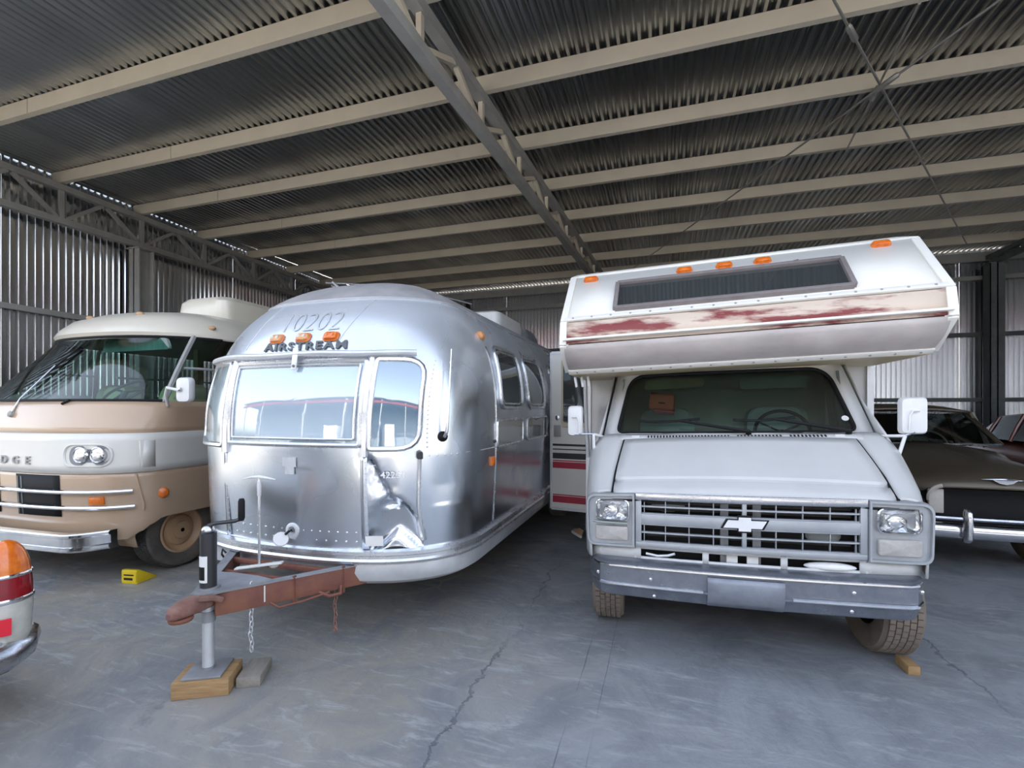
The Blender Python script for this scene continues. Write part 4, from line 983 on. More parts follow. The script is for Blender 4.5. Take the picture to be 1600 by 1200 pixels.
m = OB(); m.loft([[(x, y, z) for x in (-HW, 0, HW)] for y, z in ((.83, 2.68), (1.15, 2.785), (2.4, 2.81), (YE, 2.81))], closed=False); m.build('coach_roof', 'camperwhite', VAN, solid=.02)
m = OB(); m.bb(-HW+.02, HW-.02, 1.5, 1.53, .5, 1.9); m.build('coach_front_wall', 'vanwhite', VAN, flat=True)
m = OB(); m.bb(-HW+.02, HW-.02, YE-.03, YE, .48, 2.80); m.build('coach_rear_wall', 'camperwhite', VAN, flat=True)
m = OB(); m.bb(-HW+.03, HW-.03, 1.6, YE-.04, .45, .50); m.build('coach_floor', 'interior', VAN, flat=True)
# opened entry door, swung forward on its front edge
dr = bpy.data.objects.new('entry_door', None); COL.objects.link(dr); dr.parent = VAN; dr.location = (-HW-.01, DY0+.02, 0); dr.rotation_euler = (0, 0, math.radians(172)); dr.empty_display_size = .05
DW, D0, D1 = .545, .44, 2.235
def DB(): return MB()
m = DB(); m.bb(0, DW, -.02, .02, D0, D1); m.build('door_panel', 'camperwhite', dr, bevel=.006)
m = DB(); 
for a, b_ in (((.005, D0), (.005, D1)), ((DW-.005, D0), (DW-.005, D1))): m.bar((a[0], 0, a[1]), (b_[0], 0, b_[1]), .05, .03)
m.bar((0, 0, D0+.005), (DW, 0, D0+.005), .05, .03); m.bar((0, 0, D1-.005), (DW, 0, D1-.005), .05, .03); m.build('door_edge_trim', 'aludull', dr, flat=True)
wl_ = rloop([(.07, 1.43), (.40, 1.43), (.40, 2.10), (.07, 2.10)], .03, 4)
m = DB(); m.loft([[(.235+(x-.235)*k, o, 1.76+(z-1.76)*k) for x, z in wl_] for k, o in ((1.16, .015), (1.14, .034), (1.0, .034), (1.0, .026))]); m.build('door_window_frame', 'tanframe', dr)
m = DB(); m.poly([(x, .022, z) for x, z in wl_], (0, .006, 0)); m.build('door_window', 'pane_dark', dr, flat=True)
for z, h, mt in ((1.175, .012, 'blackstripe'), (1.125, .006, 'blackstripe'), (1.05, .033, 'blackstripe'), (.995, .006, 'redstripe'), (.945, .035, 'redstripe'), (.605, .006, 'redstripe'), (.555, .037, 'redstripe')):
    DB().bb(.015, DW-.015, .019, .023, z-h, z+h).build('door_stripe', mt, dr, flat=True)
DB().lathe([(.028, 0), (.028, .008), (.018, .014), (.001, .014)], (DW-.075, .02, 1.485), (0, 1, 0), 14).build('door_lock', 'chromedull', dr)
DB().bb(DW-.115, DW-.03, .02, .034, 1.27, 1.40).build('door_latch', 'steelgrey', dr, bevel=.006)
# awning arm and clips hanging at the pod corner
OB().tube([(-HW-.02, 1.46, 1.90), (-HW-.01, 1.46, 1.5), (-HW+.01, 1.45, 1.18)], .016, 8).build('awning_arm', 'white', VAN)
for i, x in enumerate((-1.11, -1.06, -1.01)): OB().bar((x, .75, 1.88), (x+.012, .75, 1.80), .02, .012, (0, 1, 0)).build('awning_clip', 'aludull', VAN, bevel=.003)
# wheels
wheel(VAN, (-.845, .80, .36), .36, .215, .20, 'steelgrey', 'wheel', True, .06, 'dustyrubber', 'dustyrubber', -1)
wheel(VAN, (.915, .80, .365), .365, .215, .20, 'steelgrey', 'wheel', True, .06, 'dustyrubber', 'dustyrubber', 1)
for s in (-1, 1): wheel(VAN, (s*.86, 4.2, .36), .36, .22, .2, 'steelgrey', 'wheel', False, 0, side=s)
VB().bb(-.75, .75, .74, .86, .36, .46).build('front_axle', 'black', VAN, flat=True)
o = MB().box((0, 0, .0275), (.065, .14, .055)).build('timber_wedge', 'wood', bevel=.005); o.location = (VX+.975, VY+.53, 0); o.rotation_euler = (0, 0, .1)
tag(o, 'short timber block lying against the front of the camper van tyre on the right', 'wood block')
# ---------------------------------------------------------------- tan and white motorhome
DX, DYY = -5.77, 2.79
DG = empty('motorhome', (DX, DYY, 0), 'tan and cream rounded motorhome with wraparound green windscreen and chrome bars', 'motorhome')
DL = 7.2
#       z    front y  half width
DT = [(.36, .09, 1.15), (.42, .05, 1.18), (.55, .025, 1.20), (.8, .01, 1.215), (1.02, 0, 1.22), (1.37, .015, 1.22), (1.55, .06, 1.215), (1.66, .10, 1.205), (2.0, .36, 1.17), (2.34, .63, 1.12), (2.38, .60, 1.11), (2.45, .64, 1.075), (2.55, .74, .98), (2.64, .95, .82), (2.70, 1.25, .55), (2.735, 1.6, .2), (2.74, 1.75, .02)]
def d_at(z):
    y0, w = interp(DT, z); return y0, w+.05
def d_ln(z):
    t = max(0, min(1, (z-1.4)/.8)); return lerp(.62, .92, t), lerp(3.0, 2.4, t)
def d_loop(z, grow=0., nf=49, n=3.0, LC=.62):
    y0, w = d_at(z); L, n = d_ln(z); w += grow; y0 -= grow; L = min(L, w*.8); out = []
    for i in range(nf):
        ph = lerp(-PI/2, PI/2, i/(nf-1)); s_, c_ = math.sin(ph), math.cos(ph)
        out.append((math.copysign(abs(s_)**(2/n), s_)*w, y0+L*(1-abs(c_)**(2/n)), z))
    for y in (.75, .9, 1.05, 1.2, 1.32, 1.46, 2.2, 3.2, 4.5, DL-.6): out.append((w, max(y, y0+L+.02), z))
    for i in range(1, 12):
        ph = lerp(PI/2, -PI/2, i/12); s_, c_ = math.sin(ph), math.cos(ph); out.append((math.copysign(abs(s_)**(2/n), s_)*w, DL-y0*.5-L*(1-abs(c_)**(2/n)), z))
    for y in (DL-.6, 4.5, 3.2, 2.2, 1.46, 1.32, 1.2, 1.05, .9, .75): out.append((-w, max(y, y0+L+.02), z))
    return out
def dband(zs, name, mat, grow=0., arch_=False, solid=.015):
    m = MB(); loops = []
    for z in zs:
        l = d_loop(z, grow)
        if arch_:
            l2 = []
            for x, y, zz in l:
                zb = z
                if abs(x) > .9 and .15 < y < 1.6:
                    q = max(0, min(1, (y-.16)/.40)); q = q*q*(3-2*q)
                    if y > 1.2: q = max(0, (1.45-y)/.25)
                    zb = max(zz, .36+.215*q)
                l2.append((x, y, zb))
            l = l2
        loops.append(l)
    m.loft(loops); return m.build(name, mat, DG, solid=solid)
# give the arch finer columns
dband(frange(.36, 1.02, 14), 'lower_body', 'tan', 0, True)
dband(frange(1.015, 1.37, 6), 'white_band', 'bandwhite', .008)
dband(frange(1.365, 1.66, 6), 'upper_body', 'tan')
dband([2.335, 2.36, 2.38, 2.42, 2.46, 2.5, 2.55, 2.6, 2.64, 2.67, 2.70, 2.72, 2.735, 2.74], 'roof', 'cream')
def dsurf(x, z, o=0.):
    """front surface"""
    y0, w = d_at(z); L, n = d_ln(z); L = min(L, w*.8); t = min(abs(x)/w, .9999); y = y0+L*(1-(1-t**n)**(1/n))
    if o:
        e = .004; p = Vector((x, y, z)); px = Vector(dsurf(x+e, z))-Vector(dsurf(x-e, z)); pz = Vector(dsurf(x, z+e))-Vector(dsurf(x, z-e)); return tuple(p+px.cross(pz).normalized()*o)
    return (x, y, z)
def dside(y, z, o=0.):
    y0, w = d_at(z); L, n = d_ln(z); L = min(L, w*.8)
    x = w if y >= y0+L else w*max(1-((y0+L-y)/L)**n, 0)**(1/n)
    return (x+o, y, z)
# glazing: one wraparound screen and side windows
GI0, GI1 = 4, 45
def d_ph(z, i, grow=0., nf=49):
    y0, w = d_at(z); L, n = d_ln(z); w += grow; y0 -= grow; L = min(L, w*.8); ph = lerp(-PI/2, PI/2, i/(nf-1)); s_, c_ = math.sin(ph), math.cos(ph)
    return (math.copysign(abs(s_)**(2/n), s_)*w, y0+L*(1-abs(c_)**(2/n)), z)
m = MB(); m.loft([[p for p in d_loop(z, -.004)][GI0:GI1] for z in frange(1.66, 2.345, 9)], closed=False); wsd = m.build('windscreen', 'green_glass', DG)
m = MB(); m.tube([d_loop(1.665, .0)[i] for i in range(GI0, GI1)], .018, 6); m.build('screen_seal', 'black', wsd)
m = MB(); m.tube([d_loop(2.335, .0)[i] for i in range(GI0, GI1)], .018, 6); m.build('screen_seal', 'black', wsd)
for sg in (-1, 1):
    m = MB(); pa, pb = Vector(d_ph(1.65, 24+sg*20)), Vector(d_ph(2.35, 24+sg*15.6)); m.tube([pa.lerp(pb, t)+Vector((sg*.03*math.sin(PI*t), -.03*math.sin(PI*t), 0)) for t in frange(0, 1, 6)], .026, 6); m.build('screen_pillar', 'steelgrey', wsd)
def sidepane(s, y0, y1, mat):
    m = MB(); m.loft([[(s*(dside(y, z)[0]-.006), y, z) for y in frange(y0+(z-1.66)*.95*(1 if y0 < .8 else 0), y1, 8)] for z in frange(1.68, 2.32, 5)], closed=False)
    p = m.build('side_window', mat, DG)
    m = MB(); m.tube([(s*dside(y1, z)[0], y1, z) for z in frange(1.66, 2.34, 4)], .028, 6); m.build('window_post', 'aludull', p)
    m = MB(); m.tube([(s*dside(y, 2.0)[0], y, 2.0) for y in frange(y0+.2, y1, 6)], .014, 6); m.build('window_rail', 'aludull', p)
for s in (1, -1): sidepane(s, .60, 1.45, 'side_glass'); sidepane(s, 1.5, 2.5, 'side_glass'); sidepane(s, 2.55, 3.6, 'side_glass')
for s in (1, -1):
    m = MB(); m.loft([[(s*dside(y, z)[0], y, z) for y in (3.6, 4.2, 5.4, DL-.62)] for z in frange(1.65, 2.345, 5)], closed=False); m.build('upper_side', 'cream', DG, solid=.015)
m = MB(); m.bb(-1.05, 1.05, DL-.35, DL-.3, 1.6, 2.4); m.build('rear_panel', 'cream', DG, flat=True)
# cabin interior
m = MB(); m.bb(-1.12, 1.12, .45, DL-.4, .60, .66); m.build('cabin_floor', 'interior', DG, flat=True)
m = MB(); m.loft([[(u*1.05, .22+yy+.22*u*u, z) for u in frange(-1, 1, 11)] for yy, z in ((.0, 1.60), (.1, 1.66), (.32, 1.64), (.36, 1.3))], closed=False); m.build('dashboard', 'greyvinyl', DG, solid=.02)
m = MB(); c = Vector((.52, .66, 1.76)); m.tube([c+Vector((.21*math.cos(t), .16*math.sin(t), .12*math.sin(t))) for t in frange(0, 2*PI*31/32, 32)], .014, 8, closed=True); sw = m.build('steering_wheel', 'darkplastic', DG)
for t in (0.2, 2.9, 4.7): MB().tube([c, c+Vector((.2*math.cos(t), .155*math.sin(t), .115*math.sin(t)))], .012, 6).build('wheel_spoke', 'darkplastic', sw)
MB().tube([c, c+Vector((0, -.15, -.25))], .03, 8).build('steering_column', 'darkplastic', sw)
for x in (.5, -.55):
    m = MB(); l = rloop([(-.29, 0), (.29, 0), (.24, .72), (-.24, .72)], .16, 6)
    m.loft([[(x+a*k, y+b_*.2, 1.15+b_) for a, b_ in l] for y, k in ((1.12, .8), (1.08, 1), (1.26, 1), (1.30, .8))], cap0=True, cap1=True); st = m.build('seat', 'beige', DG)
    m = MB(); m.bb(x-.28, x+.28, .85, 1.3, 1.02, 1.18); m.build('seat_cushion', 'beige', st, bevel=.05)
    MB().bb(x-.12, x+.12, .95, 1.2, .66, 1.03).build('seat_base', 'interior', st, flat=True)
m = MB(); m.poly([(x, .80, z) for x, z in rloop([(-.05, 2.20), (.95, 2.20), (.9, 2.32), (0, 2.32)], .04, 5)], (0, .03, 0)); m.build('sun_visor', 'curtain', DG)
m = MB(); m.bb(.15, 1.05, 2.2, 2.24, .66, 2.3); m.build('partition', 'beige', DG, flat=True)
m = MB(); m.bb(-.42, -.34, 2.15, 2.24, .66, 2.4); m.build('partition_post', 'beige', DG, flat=True)
# front grille openings and chrome bars
def dplate(x0, x1, z0, z1, name, mat, off, par=None, n=8, dep=.004):
    m = MB(); xs = frange(x0, x1, n); zz = frange(z0, z1, 4)
    m.loft([[dsurf(x, z, off) for x in xs] for z in zz], closed=False); return m.build(name, mat, par or DG, solid=dep)
for s in (-1, 1):
    o = dplate(min(s*.13, s*.66), max(s*.13, s*.66), .63, 1.0, 'grille_opening', 'black', .012)
    for x in (.15, .2): dplate(s*x-.004, s*x+.004, .63, .98, 'grille_fin', 'greyvinyl', .016, o)
for z in (.855, .715):
    m = MB(); m.tube([Vector(dsurf(x, z, .035))-Vector((0, 0, .0)) for x in frange(-1.19, 1.19, 41)], .019, 8); b = m.build('chrome_bar', 'chrome', DG)
    for x in (-.62, .62): MB().tube([dsurf(x, z, .0), dsurf(x, z, .03)], .02, 8).build('bar_bracket', 'chrome', b)
# bumper
m = MB(); P_ = [(.0, .52), (-.012, .51), (-.012, .49), (.006, .48), (.008, .41), (-.012, .40), (-.012, .375), (.01, .36), (.06, .36), (.06, .52)]
loops = []
for x in frange(-1.12, 1.12, 41):
    t = abs(x)/1.12; y = -.13+.05*t*t+.22*max(0, (t-.80)/.2)**2; loops.append([(x, y+a, b_) for a, b_ in P_])
m.loft(loops, cap0=True, cap1=True); m.build('bumper', 'chrome', DG, sharp=25)
for s in (-1, 1): MB().bb(s*.5-.04, s*.5+.04, -.08, .12, .40, .47).build('bumper_bracket', 'black', DG, flat=True)
# headlamp pods, two round lamps each
for s in (-1, 1):
    cx = s*.90; l = rloop([(-.185, -.095), (.185, -.095), (.185, .095), (-.185, .095)], .093, 7)
    m = MB(); m.loft([[dsurf(cx+a*k, 1.175+b_*k, o) for a, b_ in l] for k, o in ((1.10, .010), (1.07, .028), (1.0, .030), (.95, .018))]); hp = m.build('headlamp_pod', 'bandwhite', DG)
    m = MB(); m.loft([[dsurf(cx+s*.03+a*k, 1.175+b_*k, .019) for a, b_ in l] for k in (.90, .4, .02)], cap1=True); m.build('pod_plate', 'greyplate', hp)
    for q in (-.05, .082):
        c = Vector(dsurf(cx+s*.02+q*1.0, 1.18, .024)); n_ = Vector(dsurf(cx+s*.02+q*1.0, 1.18, .05))-c; n_.normalize(); n_ = (n_+Vector((0, -1, 0))).normalized()
        MB().lathe([(.07, -.01), (.072, .012), (.064, .016), (.062, .008)], c, n_, 20, cap=False).build('lamp_ring', 'chrome', hp)
        MB().lathe([(.063, .008), (.05, .018), (.028, .024), (.001, .026)], c, n_, 20).build('lamp_lens', 'reflector', hp)
    m = MB(); m.loft([[dsurf(s*(.98+a), .775+b_, o) for a, b_ in [(-.055, -.035), (.055, -.035), (.055, .035), (-.055, .035)]] for o in (0, .025)], cap1=True); m.build('turn_signal', 'amber', DG, bevel=.005)
    yv = .50; c = Vector((s*dside(yv, .80)[0], yv, .80)); nn = Vector((s, -.55, 0)).normalized()
    MB().lathe([(.048, -.004), (.05, .008), (.043, .02), (.02, .03), (.001, .031)], c, nn, 18).build('side_marker', 'amber', DG)
    # flat access flap on the white band
    m = MB(); m.loft([[(s*dside(y, z, .014)[0], y-.004, z) for y in (.315, .37, .43)] for z in (1.055, 1.30)], closed=False); m.build('access_flap', 'bandwhite', DG, solid=.008)
    m = MB(); m.tube([(s*dside(y, z, .006)[0], y-.006, z) for y, z in ((.30, 1.0), (.33, .85), (.36, .72), (.36, .66))], .012, 6); m.build('body_crease', 'tan', DG)
# lettering
for i, ch in enumerate('DODGE'):
    vs, fs = text_geo(ch, .098, 1.3, .002)
    m = MB(); m.add([dsurf(x-.03+(i-2)*.165, 1.09+y, .014+(.014 if z > 0 else 0)) for x, y, z in vs], fs); m.build('name_letter', 'steelgrey', DG, flat=True)
# roof lamps, cooler, wiper, mirror
for x, z in ((.39, 2.60), (-.39, 2.60), (1.06, 2.46), (-1.06, 2.46)):
    p0, p1 = Vector(dsurf(x, z, .0)), Vector(dsurf(x, z, .035)); MB().ell(lerp(p0, p1, .3), (.05, .035, .026), 12, 8).build('roof_lamp', 'rimtan', DG)
m = MB(); m.loft([[(.36+a*k, 2.05+b_*k2, z) for a, b_ in rloop([(-.40, -.45), (.40, -.45), (.40, .45), (-.40, .45)], .16, 6)] for k, k2, z in ((.98, .98, 2.66), (1.0, 1.0, 2.80), (.98, .96, 2.90), (.86, .84, 2.955), (.5, .5, 2.975), (.02, .02, 2.98))], cap1=True); m.build('roof_cooler', 'cream', DG)
m = MB(); a = Vector(dsurf(-.05, 1.545, .02)); b = Vector(dsurf(.03, 2.0, .03)); m.tube([a, lerp(a, b, .3)+Vector((0, -.03, 0)), b], [.012, .008, .006], 6); wpr = m.build('wiper', 'chromedull', DG)
MB().tube([dsurf(-.03, 1.80, .02), dsurf(.10, 2.28, .02)], .009, 6).build('wiper_blade', 'black', wpr)
MB().lathe([(.03, -.01), (.028, .03), (.01, .04)], dsurf(-.05, 1.535, 0), (0, -1, .3), 12).build('wiper_pivot', 'steelgrey', wpr)
m = MB(); m.tube([dsurf(.55, 1.63, .012), dsurf(.62, 1.66, .02)], .012, 6); m.build('wiper_stub', 'black', DG)
mc = Vector((1.55, .50, 1.765))
m = MB(); l = rloop([(-.085, -.115), (.085, -.115), (.085, .115), (-.085, .115)], .045, 6)
m.loft([[(mc.x+a*k, mc.y+dy, mc.z+b_*k) for a, b_ in l] for dy, k in ((.03, .95), (.02, 1), (-.01, 1), (-.028, .92), (-.035, .5), (-.036, .03))], cap0=True, cap1=True); mo = m.build('door_mirror', 'white', DG)
MB().tube([(1.26, .55, 1.62), (1.34, .47, 1.72), (1.40, .44, 1.785), (mc.x-.02, mc.y-.045, 1.76)], .014, 8).build('mirror_arm', 'white', mo)
MB().tube([(mc.x-.02, mc.y-.045, 1.76), (mc.x+.0, mc.y-.04, 1.77)], .018, 8).build('mirror_boss', 'chromedull', mo)
# wheels
for s in (1, -1):
    wheel(DG, (s*1.03, .80, .365), .365, .22, .215, 'rimtan', 'wheel', True, 0, 'tyrewall', 'rubber', s)
    wheel(DG, (s*1.03, 5.2, .365), .365, .22, .215, 'rimtan', 'wheel', False, 0, side=s)
    m = MB(); m.bb(s*.62-.02, s*.62+.02, .3, 1.4, .45, .95); m.build('wheel_house', 'black', DG, flat=True)
m = MB(); m.bb(-.62, .62, .3, 6.5, .42, .60); m.build('underbody', 'black', DG, flat=True)
# mud guard lip in front of the tyre
for s in (1, -1):
    m = MB(); m.loft([[(s*a, y, z) for a in (.86, 1.10)] for y, z in ((.385, .30), (.36, .40), (.38, .52))], closed=False); m.build('mud_guard', 'tan', DG, solid=.01)
# ---------------------------------------------------------------- wheel chocks
def chock(loc, rz, label):
    r = empty('wheel_chock', loc, label, 'wheel chock', 'yellow wheel chocks', None, rz)
    m = MB(); m.poly([(-.08, -.10, 0), (-.08, .10, 0), (-.08, .11, .01), (-.08, -.07, .125), (-.08, -.10, .125)], (.16, 0, 0)); m.build('chock_body', 'yellow', r, bevel=.006)
    MB().bb(-.075, .075, -.104, -.10, .02, .11).build('chock_label', 'yellow', r, flat=True)
    m = MB(); m.bb(-.05, .05, -.107, -.104, .075, .086); m.bb(-.05, .04, -.107, -.104, .035, .055); m.build('label_print', 'black', r, flat=True)
    return r
chock((-4.64, 3.17, 0), .15, 'yellow plastic wheel chock at the front tyre of the tan motorhome, beside the trailer')
chock((-6.62, 3.17, 0), -.1, 'yellow wheel chock in the dark under the motorhome bumper, behind the tail lamp')
# ---------------------------------------------------------------- other cars
def sec_loop(y, w, zb, zt, e=3.2, n=28):
    """superellipse body section"""
    out = []; zc = (zb+zt)/2; h = (zt-zb)/2
    for k in range(n):
        t = 2*PI*k/n; c, s_ = math.cos(t), math.sin(t)
        out.append((math.copysign(abs(c)**(2/e), c)*w, y, zc+math.copysign(abs(s_)**(2/e), s_)*h))
    return out
def cabin(root, paint, st, gl, zb, mat_in='interior'):
    """st: stations (y, half width at belt, half width at roof, roof z); glass between belt and roof, painted roof and posts"""
    us = frange(-1, 1, 13)
    m = MB(); m.loft([[(u*wr, y, zr+.045*(1-abs(u)**2.5)) for u in us] for y, wb, wr, zr in st[1:-1]], closed=False); m.build('roof', paint, root, solid=.03)
    m = MB(); y0, wb0, wr0, z0 = st[0]; y1, wb1, wr1, z1 = st[1]
    m.loft([[(u*lerp(wb0, wr1, t), lerp(y0, y1, t)+.12*u*u, lerp(z0, z1, t)) for u in us] for t in frange(0, 1, 5)], closed=False); ws_ = m.build('windscreen', gl, root)
    for s in (-1, 1):
        m = MB(); m.tube([(s*lerp(wb0, wr1, t), lerp(y0, y1, t)+.12, lerp(z0, z1, t)) for t in (0, .5, 1)], .03, 8); m.build('screen_post', paint, root)
    m = MB(); m.tube([(u*wb0, y0+.12*u*u, z0) for u in us], .015, 6); m.build('screen_moulding', 'chromedull', ws_)
    m = MB(); m.tube([(u*wr1, y1+.12*u*u, z1) for u in us], .015, 6); m.build('screen_moulding', 'chromedull', ws_)
    m = MB(); y0, wb0, wr0, z0 = st[-1]; y1, wb1, wr1, z1 = st[-2]
    m.loft([[(u*lerp(wb0, wr1, t), lerp(y0, y1, t)-.10*u*u, lerp(z0, z1, t)) for u in us] for t in frange(0, 1, 5)], closed=False); m.build('rear_window', gl, root)
    mid = st[1:-1]
    for s in (-1, 1):
        for (a, b_) in zip(mid, mid[1:]):
            m = MB(); m.loft([[(s*lerp(q[1], q[2], t), q[0], lerp(zb, q[3]+.005, t)) for t in frange(0, 1, 4)] for q in (a, b_)], closed=False); m.build('side_window', gl, root)
        for q in mid:
            m = MB(); m.tube([(s*q[1], q[0], zb-.02), (s*lerp(q[1], q[2], .5)+s*.008, q[0], lerp(zb, q[3], .5)), (s*q[2], q[0], q[3])], .032, 8); m.build('door_post', paint, root)
        a, b_ = st[0], mid[0]; m = MB(); m.add([(s*mid[0][1], mid[0][0], zb), (s*mid[0][2], mid[0][0], mid[0][3]), (s*a[1], a[0]+.12, a[3])], [(0, 1, 2)]); m.build('quarter_glass', gl, root)
        a, b_ = mid[-1], st[-1]; m = MB(); m.poly([(s*a[1], a[0], zb), (s*a[2], a[0], a[3]), (s*b_[1], b_[0], b_[3])], (-s*.02, 0, 0)); m.build('rear_quarter', paint, root)
    ys = [q[0] for q in mid]
    m = MB(); m.bb(-.55, .55, lerp(ys[0], ys[-1], .45), lerp(ys[0], ys[-1], .55), .5, zb+.08); m.build('front_seat', mat_in, root, bevel=.05)
    m = MB(); m.bb(-.6, .6, ys[-1]-.2, ys[-1], .5, zb+.05); m.build('rear_seat', mat_in, root, bevel=.05)
    c = Vector((.33, ys[0]+.12, zb-.02)); m = MB(); m.tube([c+Vector((.2*math.cos(t), .08*math.sin(t), .18*math.sin(t))) for t in frange(0, 2*PI*23/24, 24)], .012, 6, closed=True); m.build('steering_wheel', 'beige', root)

# dark brown old sedan, nose out, right of the camper van
BR = empty('old_sedan', (2.93, 5.42, 0), 'dark brown vintage sedan with missing grille and chrome bumper behind the camper van', 'car')
HT = [(.0, .55, .86), (.03, .58, .92), (.10, .61, .985), (.25, .63, 1.045), (.5, .65, 1.09), (.9, .68, 1.135), (1.3, .72, 1.175), (1.5, .74, 1.19)]
def hz(x, y):
    w, zt = interp(HT, y); t = min(abs(x)/w, 1); return .80+(zt-.80)*max(1-t**2.3, 0)**(1/2.3)
m = MB(); us = frange(-1, 1, 33); m.loft([[(u*interp(HT, y)[0], y+.16*(u*u)*(1-min(y/.6, 1)), hz(u*interp(HT, y)[0], y)) for u in us] for y in (0, .012, .03, .06, .10, .16, .25, .37, .5, .7, .9, 1.1, 1.3, 1.5)], closed=False); m.build('hood', 'brownpaint', BR, solid=.012, sharp=60)
m = MB(); m.tube([(0, y, interp(HT, y)[1]+.004) for y in (.02, .06, .12, .25, .5, .9, 1.3)], .005, 5); m.build('hood_crease', 'brownpaint', BR)
# winged badge and ornament on the nose
m = MB(); m.tube([(-.16, .035, .945), (-.08, .012, .95), (0, .0, .952), (.08, .012, .95), (.16, .035, .945)], [.002, .007, .011, .007, .002], 6); bd = m.build('hood_badge', 'chrome', BR)
m = MB(); m.poly([(-.09, .008, .945), (0, -.004, .948), (.09, .008, .945), (.05, 0, .915), (0, -.006, .905), (-.05, 0, .915)], (0, .03, .004)); m.build('badge_shield', 'chromedull', bd, bevel=.003)
for s in (-1, 1):
    # bulging fender with empty lamp hole
    def fen(y, t):
        c = .70; r = interp([(-.02, .10, .70), (.05, .17, .78), (.2, .22, .86), (.5, .24, .92), (.9, .23, .95), (1.5, .22, .97)], y)
        a = lerp(-.1, PI+.1, t); return (s*(c-.02+r[0]*math.cos(a)*1.05), y+.10, .42+(r[1]-.42)*max(0, math.sin(a))**.6 if math.sin(a) > 0 else .42)
    m = MB(); m.loft([[fen(y, t) for t in frange(0, 1, 17)] for y in (-.02, .0, .05, .12, .2, .35, .5, .7, .9, 1.2, 1.5)], closed=False); m.build('front_fender', 'brownpaint', BR, solid=.012)
    m = MB(); m.tube([(s*(.43+.10*math.sin(t)), .10-.03*math.cos(t), .76+.11*math.cos(t)) for t in frange(.1, 1.9, 8)], .02, 6); m.build('fender_edge', 'primer', BR)
    m = MB(); m.bb(s*.46-.06, s*.46+.06, .12, .16, .60, .83); m.build('inner_panel', 'primer', BR, bevel=.01)
    m = MB(); m.lathe([(.10, 0), (.09, -.02), (.06, -.05), (.001, -.06)], (s*.70, .075, .72), (0, -1, 0), 18); m.build('lamp_bucket', 'black', BR)
m = MB(); m.bb(-.55, .55, .22, 1.2, .40, .82); m.build('engine_bay', 'black', BR, flat=True)
m = MB(); m.tube([(x, .06+.10*x*x, .565) for x in frange(-.75, .75, 13)], .018, 6); m.build('gravel_bar', 'chromedull', BR)
m = MB(); m.loft([[(x, -.10+.14*x*x+dy, z) for dy, z in [(0.055*(1-math.cos(t)), .475+.065*math.sin(t)) for t in frange(-1.9, 1.9, 12)]] for x in frange(-.93, .93, 25)], closed=False); bp_ = m.build('bumper', 'chrome', BR, solid=.008)
for s in (-1, 1):
    m = MB(); l = [(s*.335+.035*math.cos(t), -.115+.045*math.sin(t)) for t in frange(0, 2*PI*15/16, 16)]; c = (s*.335, -.115)
    m.loft([[(c[0]+(a-c[0])*k, c[1]+(b_-c[1])*k+dy, z) for a, b_ in l] for z, k, dy in ((.39, .8, .02), (.42, 1, 0), (.60, 1, -.005), (.66, .9, 0), (.685, .6, .01), (.692, .05, .012))], cap0=True, cap1=True); m.build('bumper_guard', 'chromedull', bp_)
m = MB(); m.loft([sec_loop(y, w, .30, zt, 4) for y, w, zt in ((1.2, .86, 1.0), (1.5, .90, 1.14), (2.4, .92, 1.16), (3.4, .92, 1.12), (4.2, .86, 1.0), (4.7, .72, .85), (4.85, .6, .7))], cap0=True, cap1=True); m.build('body', 'brownpaint', BR, sharp=50)
cabin(BR, 'brownpaint', [(1.42, .78, .7, 1.17), (1.95, .86, .70, 1.54), (2.6, .87, .73, 1.60), (3.3, .85, .68, 1.57), (4.05, .70, .5, 1.10)], 'car_glass', 1.14)
for s in (-1, 1):
    for y in (.85, 3.75): wheel(BR, (s*.72, y, .34), .34, .19, .19, 'brownpaint', 'wheel', False, 0, side=s)
# reddish car far right
RD = empty('old_sedan', (6.62, 8.2, 0), 'reddish brown car barely in view at the far right edge', 'car')
m = MB(); m.loft([sec_loop(y, w, .28, zt, 3.4) for y, w, zt in ((0, .6, .75), (.12, .78, .86), (.6, .86, .95), (1.3, .90, 1.04), (2.4, .92, 1.06), (3.4, .90, 1.02), (4.2, .84, .9), (4.5, .7, .75))], cap0=True, cap1=True); m.build('body', 'redpaint', RD, sharp=50)
cabin(RD, 'redpaint', [(1.15, .72, .6, 1.05), (1.7, .84, .66, 1.40), (2.4, .84, .64, 1.48), (3.1, .82, .60, 1.43), (3.75, .68, .5, 1.0)], 'pane_dark', 1.03)
m = MB(); m.tube([(x, -.08+.12*x*x, .45) for x in frange(-.85, .85, 13)], .05, 8); m.build('bumper', 'chrome', RD)
for s in (-1, 1):
    MB().lathe([(.09, 0), (.085, .03), (.05, .05), (.001, .055)], (s*.62, .06, .68), (0, -1, .1), 18).build('headlamp', 'reflector', RD)
    for y in (.8, 3.5): wheel(RD, (s*.78, y, .32), .32, .18, .18, 'chromedull', 'wheel', False, 0, side=s)
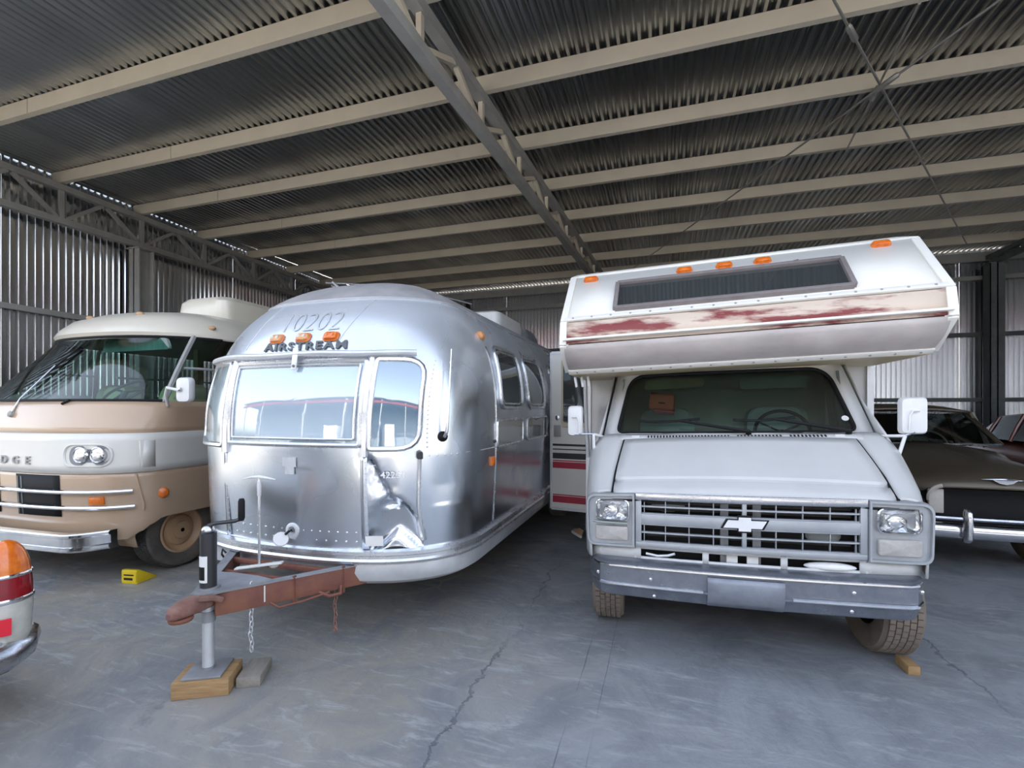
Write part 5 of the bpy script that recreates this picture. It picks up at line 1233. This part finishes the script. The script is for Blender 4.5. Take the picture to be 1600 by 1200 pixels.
# car whose tail lamp pokes into the lower left
TL = 4.0; TY = 1.52
TC = empty('parked_car', (-3.835, TY-TL, 0), 'grey car showing only its orange and red tail lamp and bumper end', 'car')
m = MB(); m.loft([sec_loop(y, w, .28, zt, 4) for y, w, zt in ((0, .6, .7), (.1, .74, .78), (.6, .78, .86), (1.2, .79, .9), (2.6, .79, .9), (3.4, .77, .88), (TL-.12, .72, .84), (TL-.04, .6, .8))], cap0=True, cap1=True); m.build('body', 'greypaint', TC, sharp=50)
cabin(TC, 'greypaint', [(1.1, .66, .6, .9), (1.6, .72, .56, 1.30), (2.2, .73, .58, 1.34), (2.8, .72, .56, 1.31), (3.3, .62, .5, .9)], 'car_glass', .89)
lc = Vector((.735, TL-.03, 0))
def lsec(z, r, dx=0): return [(lc.x+dx+r*.85*math.cos(t), lc.y+r*1.15*math.sin(t), z) for t in frange(0, 2*PI*23/24, 24)]
def lpart(tab, name, mat): 
    m = MB(); m.loft([lsec(*q) for q in tab], cap0=True, cap1=True); return m.build(name, mat, tl_)
tl_ = MB().loft([lsec(z, r) for z, r in ((.44, .07), (.48, .082), (.60, .088), (.645, .088))], cap0=True, cap1=True).build('tail_lamp', 'clearlens', TC)
lpart([(.645, .090), (.65, .092), (.662, .092), (.667, .090)], 'lamp_ring', 'chrome')
lpart([(.665, .087), (.72, .086), (.765, .083), (.77, .083)], 'brake_lens', 'redlens')
lpart([(.768, .086), (.772, .088), (.782, .087), (.785, .085)], 'lamp_ring', 'chrome')
lpart([(.783, .081), (.83, .076), (.87, .066), (.905, .052), (.93, .034, -.004), (.942, .015, -.006), (.945, .004, -.006)], 'turn_lens', 'amber')
m = MB(); m.bar((lc.x+.074, lc.y-.050, .50), (lc.x+.076, lc.y-.050, .58), .06, .01, (.9, -.44, 0)); m.build('square_reflector', 'redreflector', tl_)
m = MB(); m.tube([(-.70, TL+.11, .39), (0, TL+.14, .39), (.60, TL+.10, .39), (.72, TL+.02, .39), (.80, TL-.08, .39), (.81, TL-.3, .39), (.81, TL-.42, .39)], [.06, .075, .075, .075, .07, .06, .03], 12); m.build('bumper', 'chromedull', TC)
m = MB(); m.tube([(-.70, TL+.07, .45), (0, TL+.10, .45), (.58, TL+.06, .45), (.70, TL, .45), (.77, TL-.08, .45), (.78, TL-.3, .45)], .03, 8); m.build('bumper_filler', 'greypaint', TC)
for s in (-1, 1):
    for y in (.7, 3.1): wheel(TC, (s*.68, y, .3), .3, .16, .17, 'chromedull', 'wheel', False, 0, side=s)
# ---------------------------------------------------------------- things on the floor
SH = empty('shoe', (-1.03, 5.86, 0), 'tan sneaker with white sole on the floor beyond the open camper door', 'shoe', None, None, .55)
tilt = Matrix.Rotation(.45, 3, 'Y')
def ST(): return MB(lambda v: tilt @ v + Vector((0, 0, .022)))
sl_ = [(0.0, -.145, .030), (.03, -.12, .04), (.045, -.05, .045), (.038, .02, .036), (.04, .09, .038), (.02, .135, .028)]
out = [(.042*math.cos(t)*(1+.12*math.sin(t)), .145*math.sin(t)) for t in frange(0, 2*PI*23/24, 24)]
m = ST(); m.loft([[(a*k, b_*k, z) for a, b_ in out] for z, k in ((0, .97), (.008, 1.02), (.028, 1.0), (.03, .96))], cap0=True, cap1=True); m.build('sole', 'stickerwhite', SH)
m = ST(); m.loft([[(a*k*(.98 if b_ < .03 else .98), b_*k+dy, z) for a, b_ in out] for z, k, dy in ((.028, .95, 0), (.05, .92, 0), (.07, .74, -.02), (.09, .55, -.05), (.10, .48, -.065))], cap0=True, cap1=True); m.build('upper', 'shoecanvas', SH)
m = ST(); m.box((0, .03, .075), (.05, .10, .012), rx=-.35); m.build('tongue_and_laces', 'shoedark', SH, bevel=.004)
o = MB().box((0, 0, .05), (.09, .12, .10)).build('timber_offcut', 'wood', bevel=.006); o.location = (-1.08, 7.3, 0); o.rotation_euler = (0, 0, .4)
tag(o, 'small timber offcut on the floor beside the far end of the silver trailer', 'wood block')
